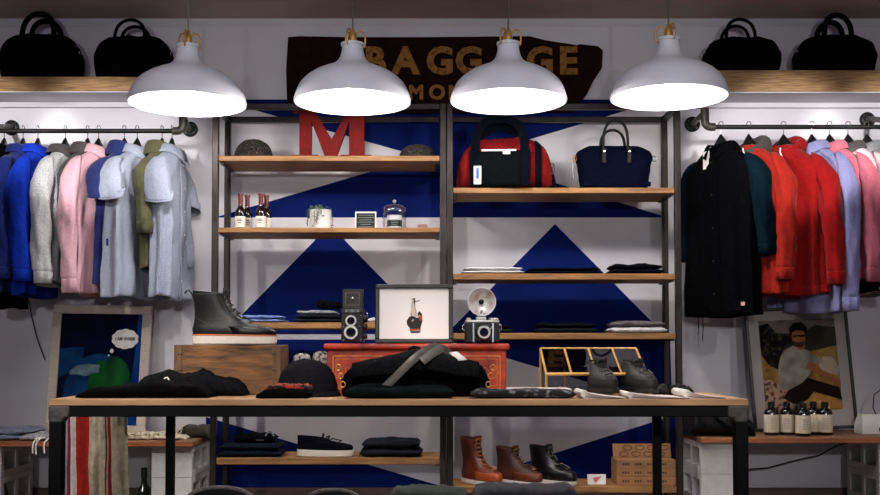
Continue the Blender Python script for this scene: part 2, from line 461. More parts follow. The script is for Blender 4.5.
# ------------------------------------------------------------------ pipe clothes rails
RY = 5.2
def flange(t, p, mm=PIPE):
    M = Matrix.Translation(p) @ Matrix.Rotation(PI / 2, 4, 'X')
    o = MB().lathe([(0, 0), (0.040, 0), (0.041, 0.008), (0.036, 0.012), (0.022, 0.014), (0.020, 0.030), (0.014, 0.031), (0, 0.031)], n=26, M=M).build('flange', mm, t)
    for k in range(4):
        a = PI / 4 + k * PI / 2
        q = p + Vector((0.030 * math.cos(a), -0.0135, 0.030 * math.sin(a)))
        MB().cyl(q, q + Vector((0, -0.004, 0)), 0.0055, n=8).build('bolt', BLACKP, o)
def arm_assembly(t, fl, rodp, side):
    # flange on the wall -> pipe forward -> riser down -> elbow -> rod; side = +1 rod goes to +x
    flange(t, Vector((fl.x, WY - 0.0005, fl.z)) - t.location)
    ez = fl.z
    top = Vector((rodp.x, RY, rodp.z + 0.075))
    a = Vector((fl.x, WY - 0.03, fl.z)); 
    MB().tube([a - t.location, Vector((rodp.x, RY + 0.0, top.z)) - t.location], 0.014, n=14).build('arm_pipe', PIPEG, t)
    MB().tube([top + Vector((0, 0, 0.018)) - t.location, top - Vector((0, 0, 0.045)) - t.location], 0.021, n=16).build('coupling', PIPEG, t)
    MB().tube([top - t.location, Vector((rodp.x, RY, rodp.z + 0.03)) - t.location], 0.016, n=14).build('riser', PIPE, t)
    pts = [Vector((rodp.x + side * 0.03 * (1 - math.cos(k * PI / 10)), RY, rodp.z + 0.03 * (1 - math.sin(k * PI / 10)))) - t.location for k in range(6)]
    MB().tube([pts[0] + Vector((0, 0, 0.012))] + pts + [pts[-1] + Vector((side * 0.02, 0, 0))], 0.020, n=16).build('elbow', PIPEG, t)
RODL = az(131, RY); RODR = az(127, RY)
t = thing('clothes_rail', 'black iron pipe clothes rail on the left wall', 'clothes rail', (ax(90, RY), RY, RODL))
xe = ax(181, RY)
arm_assembly(t, at(190.5, 129.5, WY), Vector((xe, RY, RODL)), -1)
MB().cyl((-3.1 - t.location.x, 0, 0), (xe - 0.035 - t.location.x, 0, 0), 0.0115, n=16).build('rod', PIPE, t)
fl = at(12, 128, WY)
flange(t, Vector((fl.x, WY - 0.0005, fl.z)) - t.location)
MB().tube([Vector((fl.x, WY - 0.03, fl.z)) - t.location, Vector((ax(-12, RY), RY, RODL + 0.02)) - t.location], 0.014, n=12).build('arm_pipe', PIPEG, t)
t = thing('clothes_rail', 'black iron pipe clothes rail on the right wall', 'clothes rail', (ax(800, RY), RY, RODR))
xe = ax(707, RY)
arm_assembly(t, at(692, 124.5, WY), Vector((xe, RY, RODR)), 1)
MB().cyl((xe + 0.035 - t.location.x, 0, 0), (3.1 - t.location.x, 0, 0), 0.0115, n=16).build('rod', PIPE, t)
fl = at(867, 120, WY)
flange(t, Vector((fl.x, WY - 0.0005, fl.z)) - t.location)
MB().tube([Vector((fl.x, WY - 0.03, fl.z)) - t.location, Vector((ax(896, RY), RY, RODR + 0.03)) - t.location], 0.014, n=12).build('arm_pipe', PIPEG, t)
# ------------------------------------------------------------------ clothes on hangers
HANGM = mat('black_hanger', (16, 15, 15), rough=0.35, var=0.1)
def hanger():
    t = thing('coat_hanger', 'x', 'hanger', group='black hangers on the rails')
    hp = [(0.0145 * math.cos(a), 0, 0.0145 * math.sin(a) - 0.0005) for a in [R(v) for v in range(-20, 230, 25)]]
    pts = [Vector(p) for p in hp][::-1]
    path = [Vector((0.0145 * math.cos(R(v)), 0, 0.0145 * math.sin(R(v)))) for v in range(200, -75, -25)] + [Vector((0, 0, -0.03)), Vector((0, 0, -0.06))]
    MB().tube(path, 0.0022, n=6).build('hook', CHROME, t)
    rows = []
    for i in range(25):
        x = lerp(-0.205, 0.205, i / 24); a = abs(x) / 0.205
        zt = -0.080 - 0.146 * a ** 0.9 + 0.032 * math.exp(-(x / 0.046) ** 2)
        h = lerp(0.040, 0.030, a) + 0.02 * math.exp(-(x / 0.042) ** 2); d = lerp(0.012, 0.021, a)
        if i in (0, 24): h *= 0.5; d *= 0.6
        rows.append([(x, d * spw(math.cos(u), .8), zt - h / 2 + h / 2 * spw(math.sin(u), .8)) for u in [2 * PI * k / 14 for k in range(14)]])
    MB().grid(rows, cu=True, cap0=True, cap1=True).build('shoulder_bar', HANGM, t)
    return t
HANG0 = None

class Garment:
    def __init__(s, name, label, cat, hookpx, rodz, theta, length, M1, hw=0.215, hd=0.044, fold=1.0, seed=0, group='clothes on the rails', hangerlabel=None):
        global HANG0
        s.loc = Vector((ax(hookpx, RY), RY, rodz + 0.0135))
        s.t = thing(name, label, cat, s.loc, R(theta), group)
        s.M = M1; s.seed = seed; s.L = length; s.fold = fold; s.hd = hd; s.hw = hw
        w = hw
        s.keys = [(0.0, 0.050, 0.040), (0.012, 0.070, 0.044), (0.040, 0.110, hd), (0.072, 0.155, hd), (0.100, w - 0.022, hd), (0.14, w, hd + .004),
                  (0.3, w - 0.01, hd + 0.008), (0.55, w - 0.012, hd + 0.004), (length - 0.1, w + 0.0, hd + 0.002)]
        s.body()
        if HANG0 is None:
            HANG0 = h = hanger(); h.location = s.loc; h.rotation_euler = (0, 0, R(theta))
        else: h = dup(HANG0, s.loc, R(theta))
        h['label'] = 'black hanger holding the ' + ' '.join(label.split(',')[0].split()[:12])
    def P(s, u, t, off=0.0):
        d = t * (s.L - 0.112)
        hw, hd = keyed(s.keys, d)
        z = -0.112 - d
        e = 2 / 2.5
        cx, cy = math.cos(u), math.sin(u)
        f = s.fold * min(1, max(0, (d - 0.10) / 0.35))
        sd = s.seed * 7.3
        amp = 0.038 * f
        wav = math.sin(u * 9 + sd + 1.6 * nz(u * 0.5, d * 2, sd)) * 0.55 + 0.9 * nz(math.cos(u) * 2.2, math.sin(u) * 2.2 + d * 1.1, sd + 3)
        small = 0.012 * s.fold * nz(math.cos(u) * 5 + sd, math.sin(u) * 5, d * 9)
        x = (hw + off) * spw(cx, e) + amp * wav * cx * 0.8
        y = (hd + off) * spw(cy, e) + (amp * wav * 0.75 + small) * (0.35 + abs(cy) * 0.65) * (1 if cy > 0 else -1)
        z += 0.006 * f * math.sin(u * 3 + sd) + (0.012 * abs(cx) if t > 0.97 else 0) 
        return Vector((x, y, z))
    def body(s):
        rows = []
        nr = 40
        for i in range(nr + 1):
            q = i / nr; t = q ** 1.35
            rows.append([s.P(2 * PI * j / 64, t) for j in range(64)])
        o = MB().grid(rows, cu=True).build('body', s.M, s.t, solid=0.004, smooth=70)
        s.bodyo = o
        return s
    def patch(s, name, M, u0, u1, t0, t1, off=0.005, n=6, m=20, par=None, solid=0.003, lab=None):
        rows = [[s.P(lerp(u0, u1, j / n), lerp(t0, t1, i / m), off) for j in range(n + 1)] for i in range(m + 1)]
        o = MB().grid(rows).build(name, M, par or s.t, solid=solid, smooth=70)
        if lab: o['label'] = lab
        return o
    def sleeves(s, zend=-0.66, short=False, M=None, r0=0.068, r1=0.048, splay=0.03, cuff=0.05, cuffM=None, fwd=-0.03, sides=(-1, 1)):
        for sd in sides:
            rows = []
            n = 28; N = 26
            for i in range(N + 1):
                q = i / N
                z = lerp(-0.168, zend, q)
                if short:
                    cx = sd * (s.hw - 0.060 + 0.04 * min(1, q * 3) ** .6 + (0.02 + splay) * q); rx = lerp(0.003, 0.037, min(1, q * 2.2) ** .5); ry = lerp(0.012, 0.062, min(1, q * 2) ** .5)
                else:
                    cx = sd * (s.hw - 0.062 + 0.056 * min(1, q * 4) ** .6 + splay * q); k = min(1, q * 4.5)
                    rx = lerp(0.003, lerp(r0, r1, q) * 0.62, k ** .5); ry = lerp(0.012, lerp(r0, r1, q) * 0.74, k ** .5)
                cy = 0.012 * min(1, q * 4) + fwd * q * q
                row = []
                for j in range(n):
                    u = 2 * PI * j / n
                    w = 1 + s.fold * (0.4 if short else 1) * (0.30 * nz(math.cos(u) * 1.5 + s.seed, math.sin(u) * 1.5 + sd, z * 7) + 0.09 * math.sin(3 * u + z * 22 + s.seed) + 0.14 * nz(u, s.seed, z * 30)) * min(1, q * 5)
                    tilt = -0.02 * math.cos(u) * sd if short else 0
                    row.append((cx + rx * w * math.cos(u), cy + ry * w * math.sin(u), z + tilt * q - (0.03 * q * math.cos(u) * 0)))
                rows.append(row)
            o = MB().grid(rows, cu=True, cap0=True).build('sleeve', M or s.M, s.t, solid=0.004, smooth=70)
            if cuff:
                last = rows[-1]; 
                cxm = sum(p[0] for p in last) / n; cym = sum(p[1] for p in last) / n
                g = 1.06 if not short else 1.03
                rr = []
                for dz, gg in ((cuff if short else 0.006, 1.0 if not short else g), (0.0, g), (-0.004 if short else -cuff, g - (0 if short else 0.10))):
                    rr.append([(cxm + (p[0] - cxm) * gg, cym + (p[1] - cym) * gg, p[2] + dz - (0.004 if short else 0)) for p in last])
                if short:
                    rr[0] = [(cxm + (p[0] - cxm) * g - sd * 0.012, cym + (p[1] - cym) * g, p[2] + 0.028) for p in last]
                MB().grid(rr, cu=True).build('cuff', cuffM or M or s.M, o, solid=0.004, smooth=60)
        return s
    def collar(s, M=None, gap=22, h=0.034, drop=0.042, lab=None):
        rows = []
        a0, a1 = R(-90 + gap), R(270 - gap)
        n = 30
        spec = [(0.0, 0, 0), (0.5, 0.0, 0), (0.85, 0.003, 0), (0.9, 0.012, 0), (0.55, 0.022, 0.3), (0.0, 0.031, 0.7), (-0.40, 0.038, 1.0)]
        for f, dr, tip in spec:
            row = []
            for j in range(n + 1):
                a = lerp(a0, a1, j / n); c, sn = math.cos(a), math.sin(a)
                front = max(0, -sn) ** 2
                row.append(((0.060 + dr) * c, (0.052 + dr) * sn + 0.004, -0.120 + h * f - 0.030 * front * (1 - 0.3 * f) - drop * 0.55 * tip * front))
            rows.append(row)
        o = MB().grid(rows).build('collar', M or s.M, s.t, solid=0.003, smooth=70)
        if lab: o['label'] = lab
        return s
    def placket(s, M=None, nb=6, bm=None, t0=0.07, w=0.11, t1=0.985):
        o = s.patch('placket', M or s.M, -PI / 2 - w, -PI / 2 + w, t0, t1, 0.005, n=4, m=26)
        BM = bm or mat('pearl_button', (226, 222, 214), rough=0.3, var=0.02)
        for k in range(nb):
            q = s.P(-PI / 2, lerp(t0 + 0.03, t1 - 0.12, k / (nb - 1)), 0.008)
            MB().lathe([(0, -0.001), (0.0055, -0.001), (0.006, 0.001), (0.004, 0.0018), (0, 0.0012)], n=12, M=Matrix.Translation(q) @ Matrix.Rotation(PI / 2, 4, 'X')).build('button', BM, o)
        return s
    def pocket(s, u=-PI / 2 + 0.62, t=0.26, w=0.36, h=0.15, M=None, name='pocket'):
        s.patch(name, M or s.M, u - w / 2, u + w / 2, t, t + h, 0.005, n=8, m=8)
        return s
    def hood(s, M=None, lining=None, cords=True, cordm=None, size=1.0):
        H = M or s.M
        rows = []
        for i in range(15):
            a = R(lerp(-70, 250, i / 14)); 
            # a collapsed hood: fat ring round the neck, tall at the back
            rows.append(None)
        rows = []
        n = 36; mm = 14
        for j in range(n):
            a = 2 * PI * j / n; c, sn = math.cos(a), math.sin(a)
            back = max(0, sn); front = max(0, -sn)
            rx, ry = 0.075 * size, 0.060 * size
            cr = 0.020 + 0.020 * back + 0.006 * front
            hh = 0.026 + 0.030 * back
            row = []
            for k in range(mm):
                b = 2 * PI * k / mm
                w = 1 + 0.18 * nz(a * 1.4, b * 0.6, s.seed)
                row.append(((rx + cr * math.cos(b) * w) * c, (ry + cr * math.cos(b) * w) * sn + 0.012, -0.120 + 0.012 * back - 0.045 * front + hh * math.sin(b) * w))
            rows.append(row)
        o = MB().grid(rows, cu=True, cv=True).build('hood', H, s.t, smooth=70)
        if lining:
            MB().ell((0, 0.016, -0.126), (0.062 * size, 0.05 * size, 0.022), n=24, m=8).build('hood_lining', lining, o)
        if cords:
            for sx in (-1, 1):
                pts = [s.P(-PI / 2 + sx * 0.22, 0.025 + 0.03 * k, 0.018) for k in range(7 if sx < 0 else 5)]
                MB().tube(pts, 0.0036, n=6).build('drawstring', cordm or WHITE, s.t)
        return s
    def tag_(s, u=-PI / 2 + 0.2, t=0.1, size=(0.034, 0.065), M=None, bands=None, off=0.02, name='price_tag', lab=None, cord=None):
        q = s.P(u, t, off)
        o = MB().box((q.x, q.y, q.z - size[1] / 2), (size[0], 0.0015, size[1])).build(name, M or WHITE, s.t)
        if lab: o['label'] = lab
        top = s.P(u, max(0.0, t - 0.07), 0.008)
        MB().tube([top, (q + top) / 2 + Vector((0.003, -0.004, 0)), q + Vector((0, 0, -0.003))], 0.0009, n=5).build('tag_cord', cord or WHITE, o)
        for z0, hh, bm in (bands or []):
            MB().box((q.x, q.y - 0.0012, q.z - z0), (size[0] * 0.78, 0.0008, hh)).build('printed_band', bm, o)
        return o
    def necklabel(s, M=None, x=0.0, w=0.05, h=0.02):
        MB().box((x, 0.038, -0.11), (w, 0.002, h)).build('neck_label', M or WHITE, s.t)
        return s
    def hemband(s, M=None, t0=0.94):
        s.patch('hem_band', M or s.M, 0, 2 * PI, t0, 0.998, 0.004, n=64, m=4)
        return s

c_navy = cloth('navy_cotton', (12, 28, 92)); c_royal = cloth('royal_blue_nylon', (4, 40, 150), sheen=0.0)
c_heather = cloth('heather_grey', (176, 176, 178), var=0.22, scale=160); c_dgrey = cloth('dark_grey_knit', (70, 64, 64))
c_pink = cloth('pink_oxford', (206, 160, 172), var=0.10, scale=220); c_pink2 = cloth('pink_oxford_deep', (204, 146, 160), var=0.14, scale=200)
c_blk = cloth('black_wool', (4, 4, 6)); c_teal = cloth('dark_teal_shell', (6, 24, 34))
c_chamb = cloth('pale_chambray', (146, 152, 168), var=0.12, scale=240); c_chambd = cloth('grey_chambray', (120, 122, 130), var=0.12, scale=240)
c_pale = cloth('pale_blue_grey', (146, 152, 170), var=0.14, scale=200); c_olive = cloth('olive_cotton', (78, 76, 54))
c_polka = cloth('navy_speckled', (30, 40, 92), var=0.5, scale=260)
c_red = cloth('red_fleece', (146, 8, 10), var=0.10, scale=40); c_red2 = cloth('orange_red_shell', (156, 28, 15), var=0.12, scale=30)
c_lav = cloth('lavender_oxford', (140, 138, 184), var=0.10, scale=200); c_salm = cloth('salmon_chambray', (184, 98, 114), var=0.12, scale=200)
c_palepk = cloth('pale_pink_cotton', (222, 190, 196), var=0.08); c_mgrey = cloth('mid_grey_jersey', (128, 128, 130), var=0.15)
blackcard = mat('black_card', (14, 14, 16), rough=0.5)
bluecard = mat('blue_print', (40, 70, 160), rough=0.6)

# left rail
g = Garment('long_coat', 'long black wool coat at the far left edge of the left rail', 'coat', 1, RODL, 88, 0.90, c_blk, hw=0.235, hd=0.055, seed=1)
g.sleeves(-0.70, r0=0.075, r1=0.06).collar()
g = Garment('work_jacket', 'dark navy blue jacket next to the bright blue one', 'jacket', 20, RODL, 88, 0.84, c_navy, hw=0.235, seed=2)
g.sleeves(-0.72, r0=0.075, r1=0.06).collar(c_navy).placket(c_navy, 5)
g = Garment('rain_jacket', 'bright royal blue jacket, the brightest blue on the left rail', 'jacket', 35, RODL, 93, 0.85, c_royal, hw=0.235, seed=3)
g.sleeves(-0.73, r0=0.07, r1=0.055).collar().placket(c_royal, 5)
g.tag_(-PI / 2 + 0.3, 0.28)
g = Garment('sweatshirt', 'heather grey long sleeved top between bright blue jacket and pink shirt', 'sweatshirt', 62.5, RODL, 84, 0.80, c_heather, hw=0.225, seed=4)
g.sleeves(-0.74, r0=0.07, r1=0.055).collar(c_dgrey, gap=30).hemband(c_dgrey, 0.965)
g = Garment('knit_cardigan', 'dark grey brown garment mostly hidden behind the pink shirt', 'cardigan', 85, RODL, 80, 0.72, c_dgrey, hw=0.19, hd=.038, seed=5)
g.sleeves(-0.60, r0=0.055, r1=0.045).collar(c_dgrey, gap=25, h=0.045)
g = Garment('button_shirt', 'pink long sleeved oxford shirt with a black tag', 'shirt', 96, RODL, 74, 0.835, c_pink, hw=0.225, seed=6)
g.sleeves(-0.775, r0=0.068, r1=0.050, cuff=0.06).collar().placket(None, 7).pocket()
g.tag_(-PI / 2 + 0.28, 0.115, (0.050, 0.105), blackcard, [(0.032, 0.02, WHITE), (0.088, 0.018, WHITE)], off=0.035, lab='black card tag with white labels', cord=blackcard)
g = Garment('polo_shirt', 'navy speckled shirt with a white neck label behind the pale blue shirt', 'shirt', 122, RODL, 74, 0.80, c_polka, hw=0.20, hd=.04, seed=7)
g.sleeves(-0.36, short=True).collar(c_polka, h=0.055).necklabel()
g.patch('printed_label', WHITE, -PI / 2 - 0.42, -PI / 2 - 0.05, 0.05, 0.08, 0.012)
g = Garment('short_sleeve_shirt', 'pale blue short sleeved shirt with grey front, beside the pink shirt', 'shirt', 135, RODL, 74, 0.86, c_chamb, hw=0.222, hd=0.058, seed=8)
g.sleeves(-0.37, short=True, cuff=0.03).collar().placket(c_chambd, 6).pocket(M=c_chambd)
g = Garment('cotton_shirt', 'olive green shirt with a white label, seen between the two pale short sleeved shirts', 'shirt', 160, RODL, 80, 0.72, c_olive, hw=0.195, hd=.038, seed=9)
g.sleeves(-0.5, r0=0.055, r1=0.045).collar(c_olive, h=0.055).necklabel()
g.tag_(-PI / 2 + 0.1, 0.06, (0.03, 0.05)); g.tag_(-PI / 2 - 0.1, 0.2, (0.035, 0.09), lab='white card tag')
g = Garment('short_sleeve_shirt', 'pale grey blue short sleeved shirt at the right end of the left rail', 'shirt', 170, RODL, 86, 0.86, c_pale, hw=0.222, hd=0.05, seed=10)
g.sleeves(-0.38, short=True, cuff=0.03, splay=0.0).collar().placket(None, 6).pocket(t=0.62, h=0.16, u=-PI / 2 + 0.6)

# right rail
g = Garment('hooded_parka', 'long black parka with dark teal sleeve and white tag, first on the right rail', 'coat', 723, RODR, -57, 0.965, c_blk, hw=0.225, hd=0.062, seed=11, fold=0.7)
g.sleeves(-0.62, r0=0.085, r1=0.062, M=c_teal, splay=0.035, fwd=0.02).collar(c_blk, gap=15, h=0.03)
g.placket(c_blk, 5, bm=HANGM)
g.tag_(-PI / 2 - 0.25, 0.03, (0.042, 0.088), lab='white card tag')
q = g.P(-PI / 2 + 0.75, 0.93, 0.008)
lab = MB().box((0, 0, 0), (0.036, 0.002, 0.018)).build('sewn_label', mat('pale_pink_label', (224, 170, 170)), g.t, loc=q)
for k, uu in enumerate((-2.1, -1.85)):
    q = g.P(uu, 0.985, -0.005)
    MB().tube([q, q + Vector((0.003, 0, -0.06)), q + Vector((-0.002, 0, -0.10 - 0.03 * k))], 0.0022, n=6).build('hem_drawcord', BLACKF, g.t)
g = Garment('hooded_jacket', 'orange red hooded jacket with dark hood lining, between black parka and red hoodie', 'jacket', 751, RODR, -62, 0.86, c_red2, hw=0.225, hd=.055, seed=12)
g.sleeves(-0.74, r0=0.07, r1=0.058).hood(c_dgrey).placket(c_red, 4, bm=c_red)
g = Garment('hoodie', 'plain bright red hoodie with white drawstrings, the largest red garment', 'hoodie', 786, RODR, -54, 0.865, c_red, hw=0.228, hd=0.068, seed=13)
g.sleeves(-0.76, r0=0.078, r1=0.060, splay=0.075, cuff=0.055).hood(c_red, size=1.05).hemband(c_red, 0.93)
g = Garment('button_shirt', 'lavender blue long sleeved shirt to the right of the red hoodie', 'shirt', 814.5, RODR, -66, 0.945, c_lav, hw=0.232, seed=14)
g.sleeves(-0.88, r0=0.068, r1=0.05, cuff=0.06).collar().placket(None, 7)
g = Garment('button_shirt', 'salmon pink long sleeved shirt beside the lavender shirt', 'shirt', 832.5, RODR, -60, 0.80, c_salm, hw=0.228, seed=15)
g.sleeves(-0.74, r0=0.068, r1=0.05, cuff=0.06).collar().placket(None, 7)
g = Garment('light_jacket', 'pale pink garment second from the right edge on the right rail', 'jacket', 851, RODR, -62, 0.86, c_palepk, hw=0.225, seed=16)
g.sleeves(-0.74).collar(c_dgrey, h=0.03).hemband(c_blk, 0.9)
g = Garment('sweatshirt', 'mid grey garment at the right edge of the photo', 'sweatshirt', 870, RODR, -64, 0.86, c_mgrey, hw=0.222, seed=17)
g.sleeves(-0.74).collar(c_mgrey, h=0.03)
# ------------------------------------------------------------------ bags
def bagbody(W, H, D, p=3.2, q=0.38, seed=0, n=34, slump=0.006, taper=1.0, base=0.9):
    """soft box: W wide (x), H high, D deep; the top corners round off"""
    rows = []
    for i in range(n + 1):
        x = lerp(-1, 1, i / n)
        prof = max(0.02, 1 - abs(x) ** p) ** q
        side = max(0.05, 1 - abs(x) ** (p * 2.5)) ** 0.4
        row = []
        for k in range(30):
            a = 2 * PI * k / 30
            cy, cz = spw(math.cos(a), .55), spw(math.sin(a), .62)
            z = H * 0.5 * (1 + cz) * (prof if cz > 0 else 1) if cz > 0 else H * 0.5 * (1 + cz)
            if cz > 0: z = H * 0.5 * prof ** 0.3 + (H * prof - H * 0.5 * prof ** 0.3) * cz
            k2 = z / H
            w = W / 2 * x * lerp(base, 1.0, min(1, max(0, k2 * 2.2))) * (1 if k2 < .5 else lerp(1, taper, (k2 - .5) * 2))
            d = D / 2 * cy * side * lerp(1.0, 0.72, max(0, k2 - 0.3))
            s_ = slump * nz(x * 4 + seed, k2 * 4, cy * 2 + seed) + 0.4 * slump * nz(x * 13, k2 * 11 + seed, cy * 5)
            row.append((w + s_, d + s_ * 1.5 * (1 if cy > 0 else -1), max(0.0, z + s_ * (k2 > 0.05))))
        rows.append(row)
    m = MB(); m.grid(rows, cu=True, cap0=True, cap1=True)
    return m
def strap(pts, w=0.02, th=0.003, m=None, name='strap', par=None, up=(0, 1, 0), lab=None):
    """flat band along pts, th thick along 'up', w wide"""
    o = MB().tube(pts, th, n=10, flat=w / th / 2, up=up).build(name, m, par, smooth=50)
    if lab: o['label'] = lab
    return o
def arch(x0, x1, y, z0, z1, n=16, lean=0.0):
    return [Vector((lerp(x0, x1, 0.5 - 0.5 * math.cos(PI * k / n)) , y + lean * math.sin(PI * k / n), z0 + (z1 - z0) * math.sin(PI * k / n) ** 0.55)) for k in range(n + 1)]

def duffel(name, label, loc, W, H, D, hz, hx, rz=0, dark=BLACKF, seed=1, group='black bags on the wall boards', buckle=True, wide=0.018, hoff=0.0):
    t = thing(name, label, 'bag', loc, rz, group)
    bagbody(W, H, D, p=4.2, q=0.36, seed=seed, base=0.93).build('body', dark, t, smooth=60)
    for k, y in enumerate((-D * 0.30, D * 0.30)):
        o = strap(arch(hoff - hx, hoff + hx, y, H * 0.74, hz - (0.012 if k else 0), lean=0.02 * (1 if k == 0 else -1)), wide, 0.004, dark, 'handle', t, up=(0, 1, 0))
        for sx in (-1, 1):
            MB().cyl((hoff + sx * hx, y - 0.012 if k == 0 else y + 0.002, H * 0.76), (hoff + sx * hx, y - 0.002 if k == 0 else y + 0.012, H * 0.76), 0.0045, n=8).build('rivet', CHROME, o)
    MB().tube([(x * W / 2, 0.0, H * 1.006 * max(0.02, 1 - abs(x) ** 4.2) ** 0.36) for x in [lerp(-0.82, 0.82, i / 14) for i in range(15)]], 0.004, n=6).build('zip', BLACKP, t)
    if buckle:
        for sx in (-1, 1):
            pts = [Vector((sx * (W / 2 * 0.97) + 0.009 * math.cos(a), -0.01, H * 0.62 + 0.011 * math.sin(a))) for a in [2 * PI * k / 10 for k in range(10)]]
            MB().tube(pts, 0.002, n=6, closed=True).build('ring', CHROME, t)
    return t
YB = 5.37; sB = sp(YB)
def pl(px, z, Y=YB): return Vector((ax(px, Y), Y, z))
duffel('duffel_bag', 'black duffel bag at the left end of the left board', pl(38, SHELFL), 0.42, 0.245, 0.2, 0.345, 0.082, seed=1, wide=0.03)
duffel('boston_bag', 'black bag with short double handle on the left board, beside the lamp', pl(131.5, SHELFL), 0.405, 0.235, 0.19, 0.315, 0.078, seed=2, hoff=-0.01)
duffel('boston_bag', 'black bag with short handle on the right board, next to the rightmost lamp', pl(744, SHELFR), 0.40, 0.195, 0.19, 0.285, 0.075, seed=3, hoff=-0.015)
duffel('duffel_bag', 'black duffel bag at the right end of the right board', pl(838, SHELFR), 0.415, 0.205, 0.2, 0.305, 0.07, seed=4, wide=0.03)

# red duffel on the rack
YS = 5.17
c_reddf = cloth('red_ripstop', (104, 5, 7), var=0.15, sheen=0); c_nvweb = cloth('navy_webbing', (4, 6, 15)); c_grn = cloth('dark_green_black_canvas', (5, 9, 11))
c_ntote = cloth('navy_tote_canvas', (4, 6, 26))
dx = ax(505, YS)
t = thing('duffel_bag', 'red and navy duffel bag on the top shelf of the right rack', 'bag', (dx, YS + 0.02, S2a + 0.001), R(-4))
W, H, D = 0.475, 0.255, 0.25
body = bagbody(W, H, D, p=3.6, q=0.40, seed=9, slump=0.012, base=0.98)
body.build('body', c_reddf, t, smooth=60)
def bfront(x, k):   # front surface of the bag
    return -D / 2 * lerp(1.0, 0.72, max(0, k - 0.3)) - 0.016
m = MB(); rows = [[(x, bfront(x, k) - 0.002 + 0.003 * nz(x * 20, k * 6), H * k) for x in [lerp(-0.165, 0.082, i / 12) for i in range(13)]] for k in [lerp(0.02, 0.70, j / 10) for j in range(11)]]
m.grid(rows); pk = m.build('front_pocket', c_grn, t, solid=0.006); pk['label'] = 'dark green black front pocket'
MB().box((-0.025, bfront(0, .7) - 0.010, H * 0.705), (0.168, 0.006, 0.009)).build('zip', WHITE, pk, bev=0.001)
MB().box((0.012, bfront(0, .62) - 0.010, H * 0.655), (0.036, 0.003, 0.013)).build('sewn_label', WHITE, pk)
for sx in (-0.145, 0.105):
    pts = [Vector((sx, bfront(0, k) - 0.009, H * k)) for k in (0.02, 0.2, 0.4, 0.6, 0.72)]
    strap(pts, 0.046, 0.003, c_nvweb, 'webbing', t)
for y, s_ in ((-D * 0.50, -1), (D * 0.3, 1)):
    strap(arch(-0.140, 0.100, y, H * 0.60, 0.345 if s_ < 0 else 0.33, lean=0.03 * -s_), 0.044, 0.004, c_nvweb, 'handle', t)
rows = []
for kx in (0.150, 0.165, 0.18):
    pf = (1 - (kx / (W / 2)) ** 3.6) ** 0.40; sd_ = (1 - (kx / (W / 2)) ** 9) ** 0.4
    rows.append([Vector((kx, (D / 2 * sd_ + 0.012) * spw(math.cos(a), .55), H * pf * 0.5 + (H * pf * 0.5 + 0.006) * spw(math.sin(a), .62))) for a in [2 * PI * k / 30 for k in range(30)]])
MB().grid(rows, cu=True).build('end_band', c_nvweb, t, solid=0.005)
pts = [Vector((0.236 + 0.011 * math.cos(a), -0.05, 0.10 + 0.028 * math.sin(a))) for a in [2 * PI * k / 14 for k in range(14)]]
MB().tube(pts, 0.0028, n=6, closed=True).build('snap_hook', CHROME, t)
strap([Vector((0.236, -0.05, 0.072)), Vector((0.245, -0.055, 0.03)), Vector((0.255, -0.06, 0.008)), Vector((0.225, -0.08, 0.006))], 0.018, 0.003, c_nvweb, 'shoulder_strap', t)
o = MB().box((-0.128, bfront(0, .3) - 0.020, 0.056), (0.036, 0.002, 0.088)).build('hang_tag', WHITE, t)
MB().box((-0.128, bfront(0, .3) - 0.0216, 0.064), (0.013, 0.0008, 0.052)).build('printed_stripe', bluecard, o)
MB().cyl((-0.128, bfront(0, .3) - 0.018, 0.10), (-0.126, bfront(0, .3) - 0.004, 0.118), 0.0012, n=5).build('tag_cord', BLACKP, o)

# navy tote
t = thing('tote_bag', 'navy tote bag with black leather handles beside the red duffel', 'bag', (ax(615.5, YS), YS + 0.02, S2a + 0.001), R(2))
W, H = 0.40, 0.225
rows = []
for i in range(25):
    k = i / 24
    z = H * k
    w = keyed([(0, 0.155), (0.05, 0.165), (0.55, 0.180), (0.75, 0.195), (0.86, 0.185), (0.95, 0.150), (1.0, 0.125)], k)[0]
    d = keyed([(0, 0.085), (0.5, 0.08), (0.9, 0.035), (1.0, 0.012)], k)[0]
    rows.append([(w * spw(math.cos(a), .5) + 0.004 * nz(k * 6, a), d * spw(math.sin(a), .6) * (1 + 0.08 * nz(a * 2, k * 5, 3)), z) for a in [2 * PI * j / 36 for j in range(36)]])
MB().grid(rows, cu=True, cap0=True, cap1=True).build('body', c_ntote, t, smooth=60)
BL = mat('black_leather', (4, 3, 4), rough=0.6, spec=0.25, var=0.2, scale=60, bump=0.3, bscale=200)
for y, hz in ((-0.045, 0.345), (0.03, 0.31)):
    h_ = MB().tube(arch(-0.062, 0.062, y, 0.19, hz, lean=-0.01), 0.007, n=10).build('handle', BL, t)
    for sx in (-1, 1):
        MB().box((sx * 0.062, -0.075 if y < 0 else 0.055, 0.165), (0.022, 0.006, 0.075), ).build('handle_tab', BL, h_, bev=0.003)
        MB().cyl((sx * 0.062, -0.079 if y < 0 else 0.058, 0.185), (sx * 0.062, -0.083 if y < 0 else 0.062, 0.185), 0.0035, n=8).build('rivet', CHROME, h_)
for sx in (-1, 1):
    pts = [Vector((sx * 0.198 + 0.010 * math.cos(a), -0.02, 0.16 + 0.013 * math.sin(a))) for a in [2 * PI * k / 12 for k in range(12)]]
    MB().tube(pts, 0.0024, n=6, closed=True).build('ring', BRASS if sx < 0 else CHROME, t)
MB().tube([(-0.205, -0.02, 0.148), (-0.207, -0.022, 0.10), (-0.203, -0.024, 0.06)], 0.003, n=6).build('snap_hook', CHROME, t)
MB().b2((-0.165, -0.089, 0.012), (0.165, -0.084, 0.035)).build('base_seam', c_ntote, t, bev=0.002)

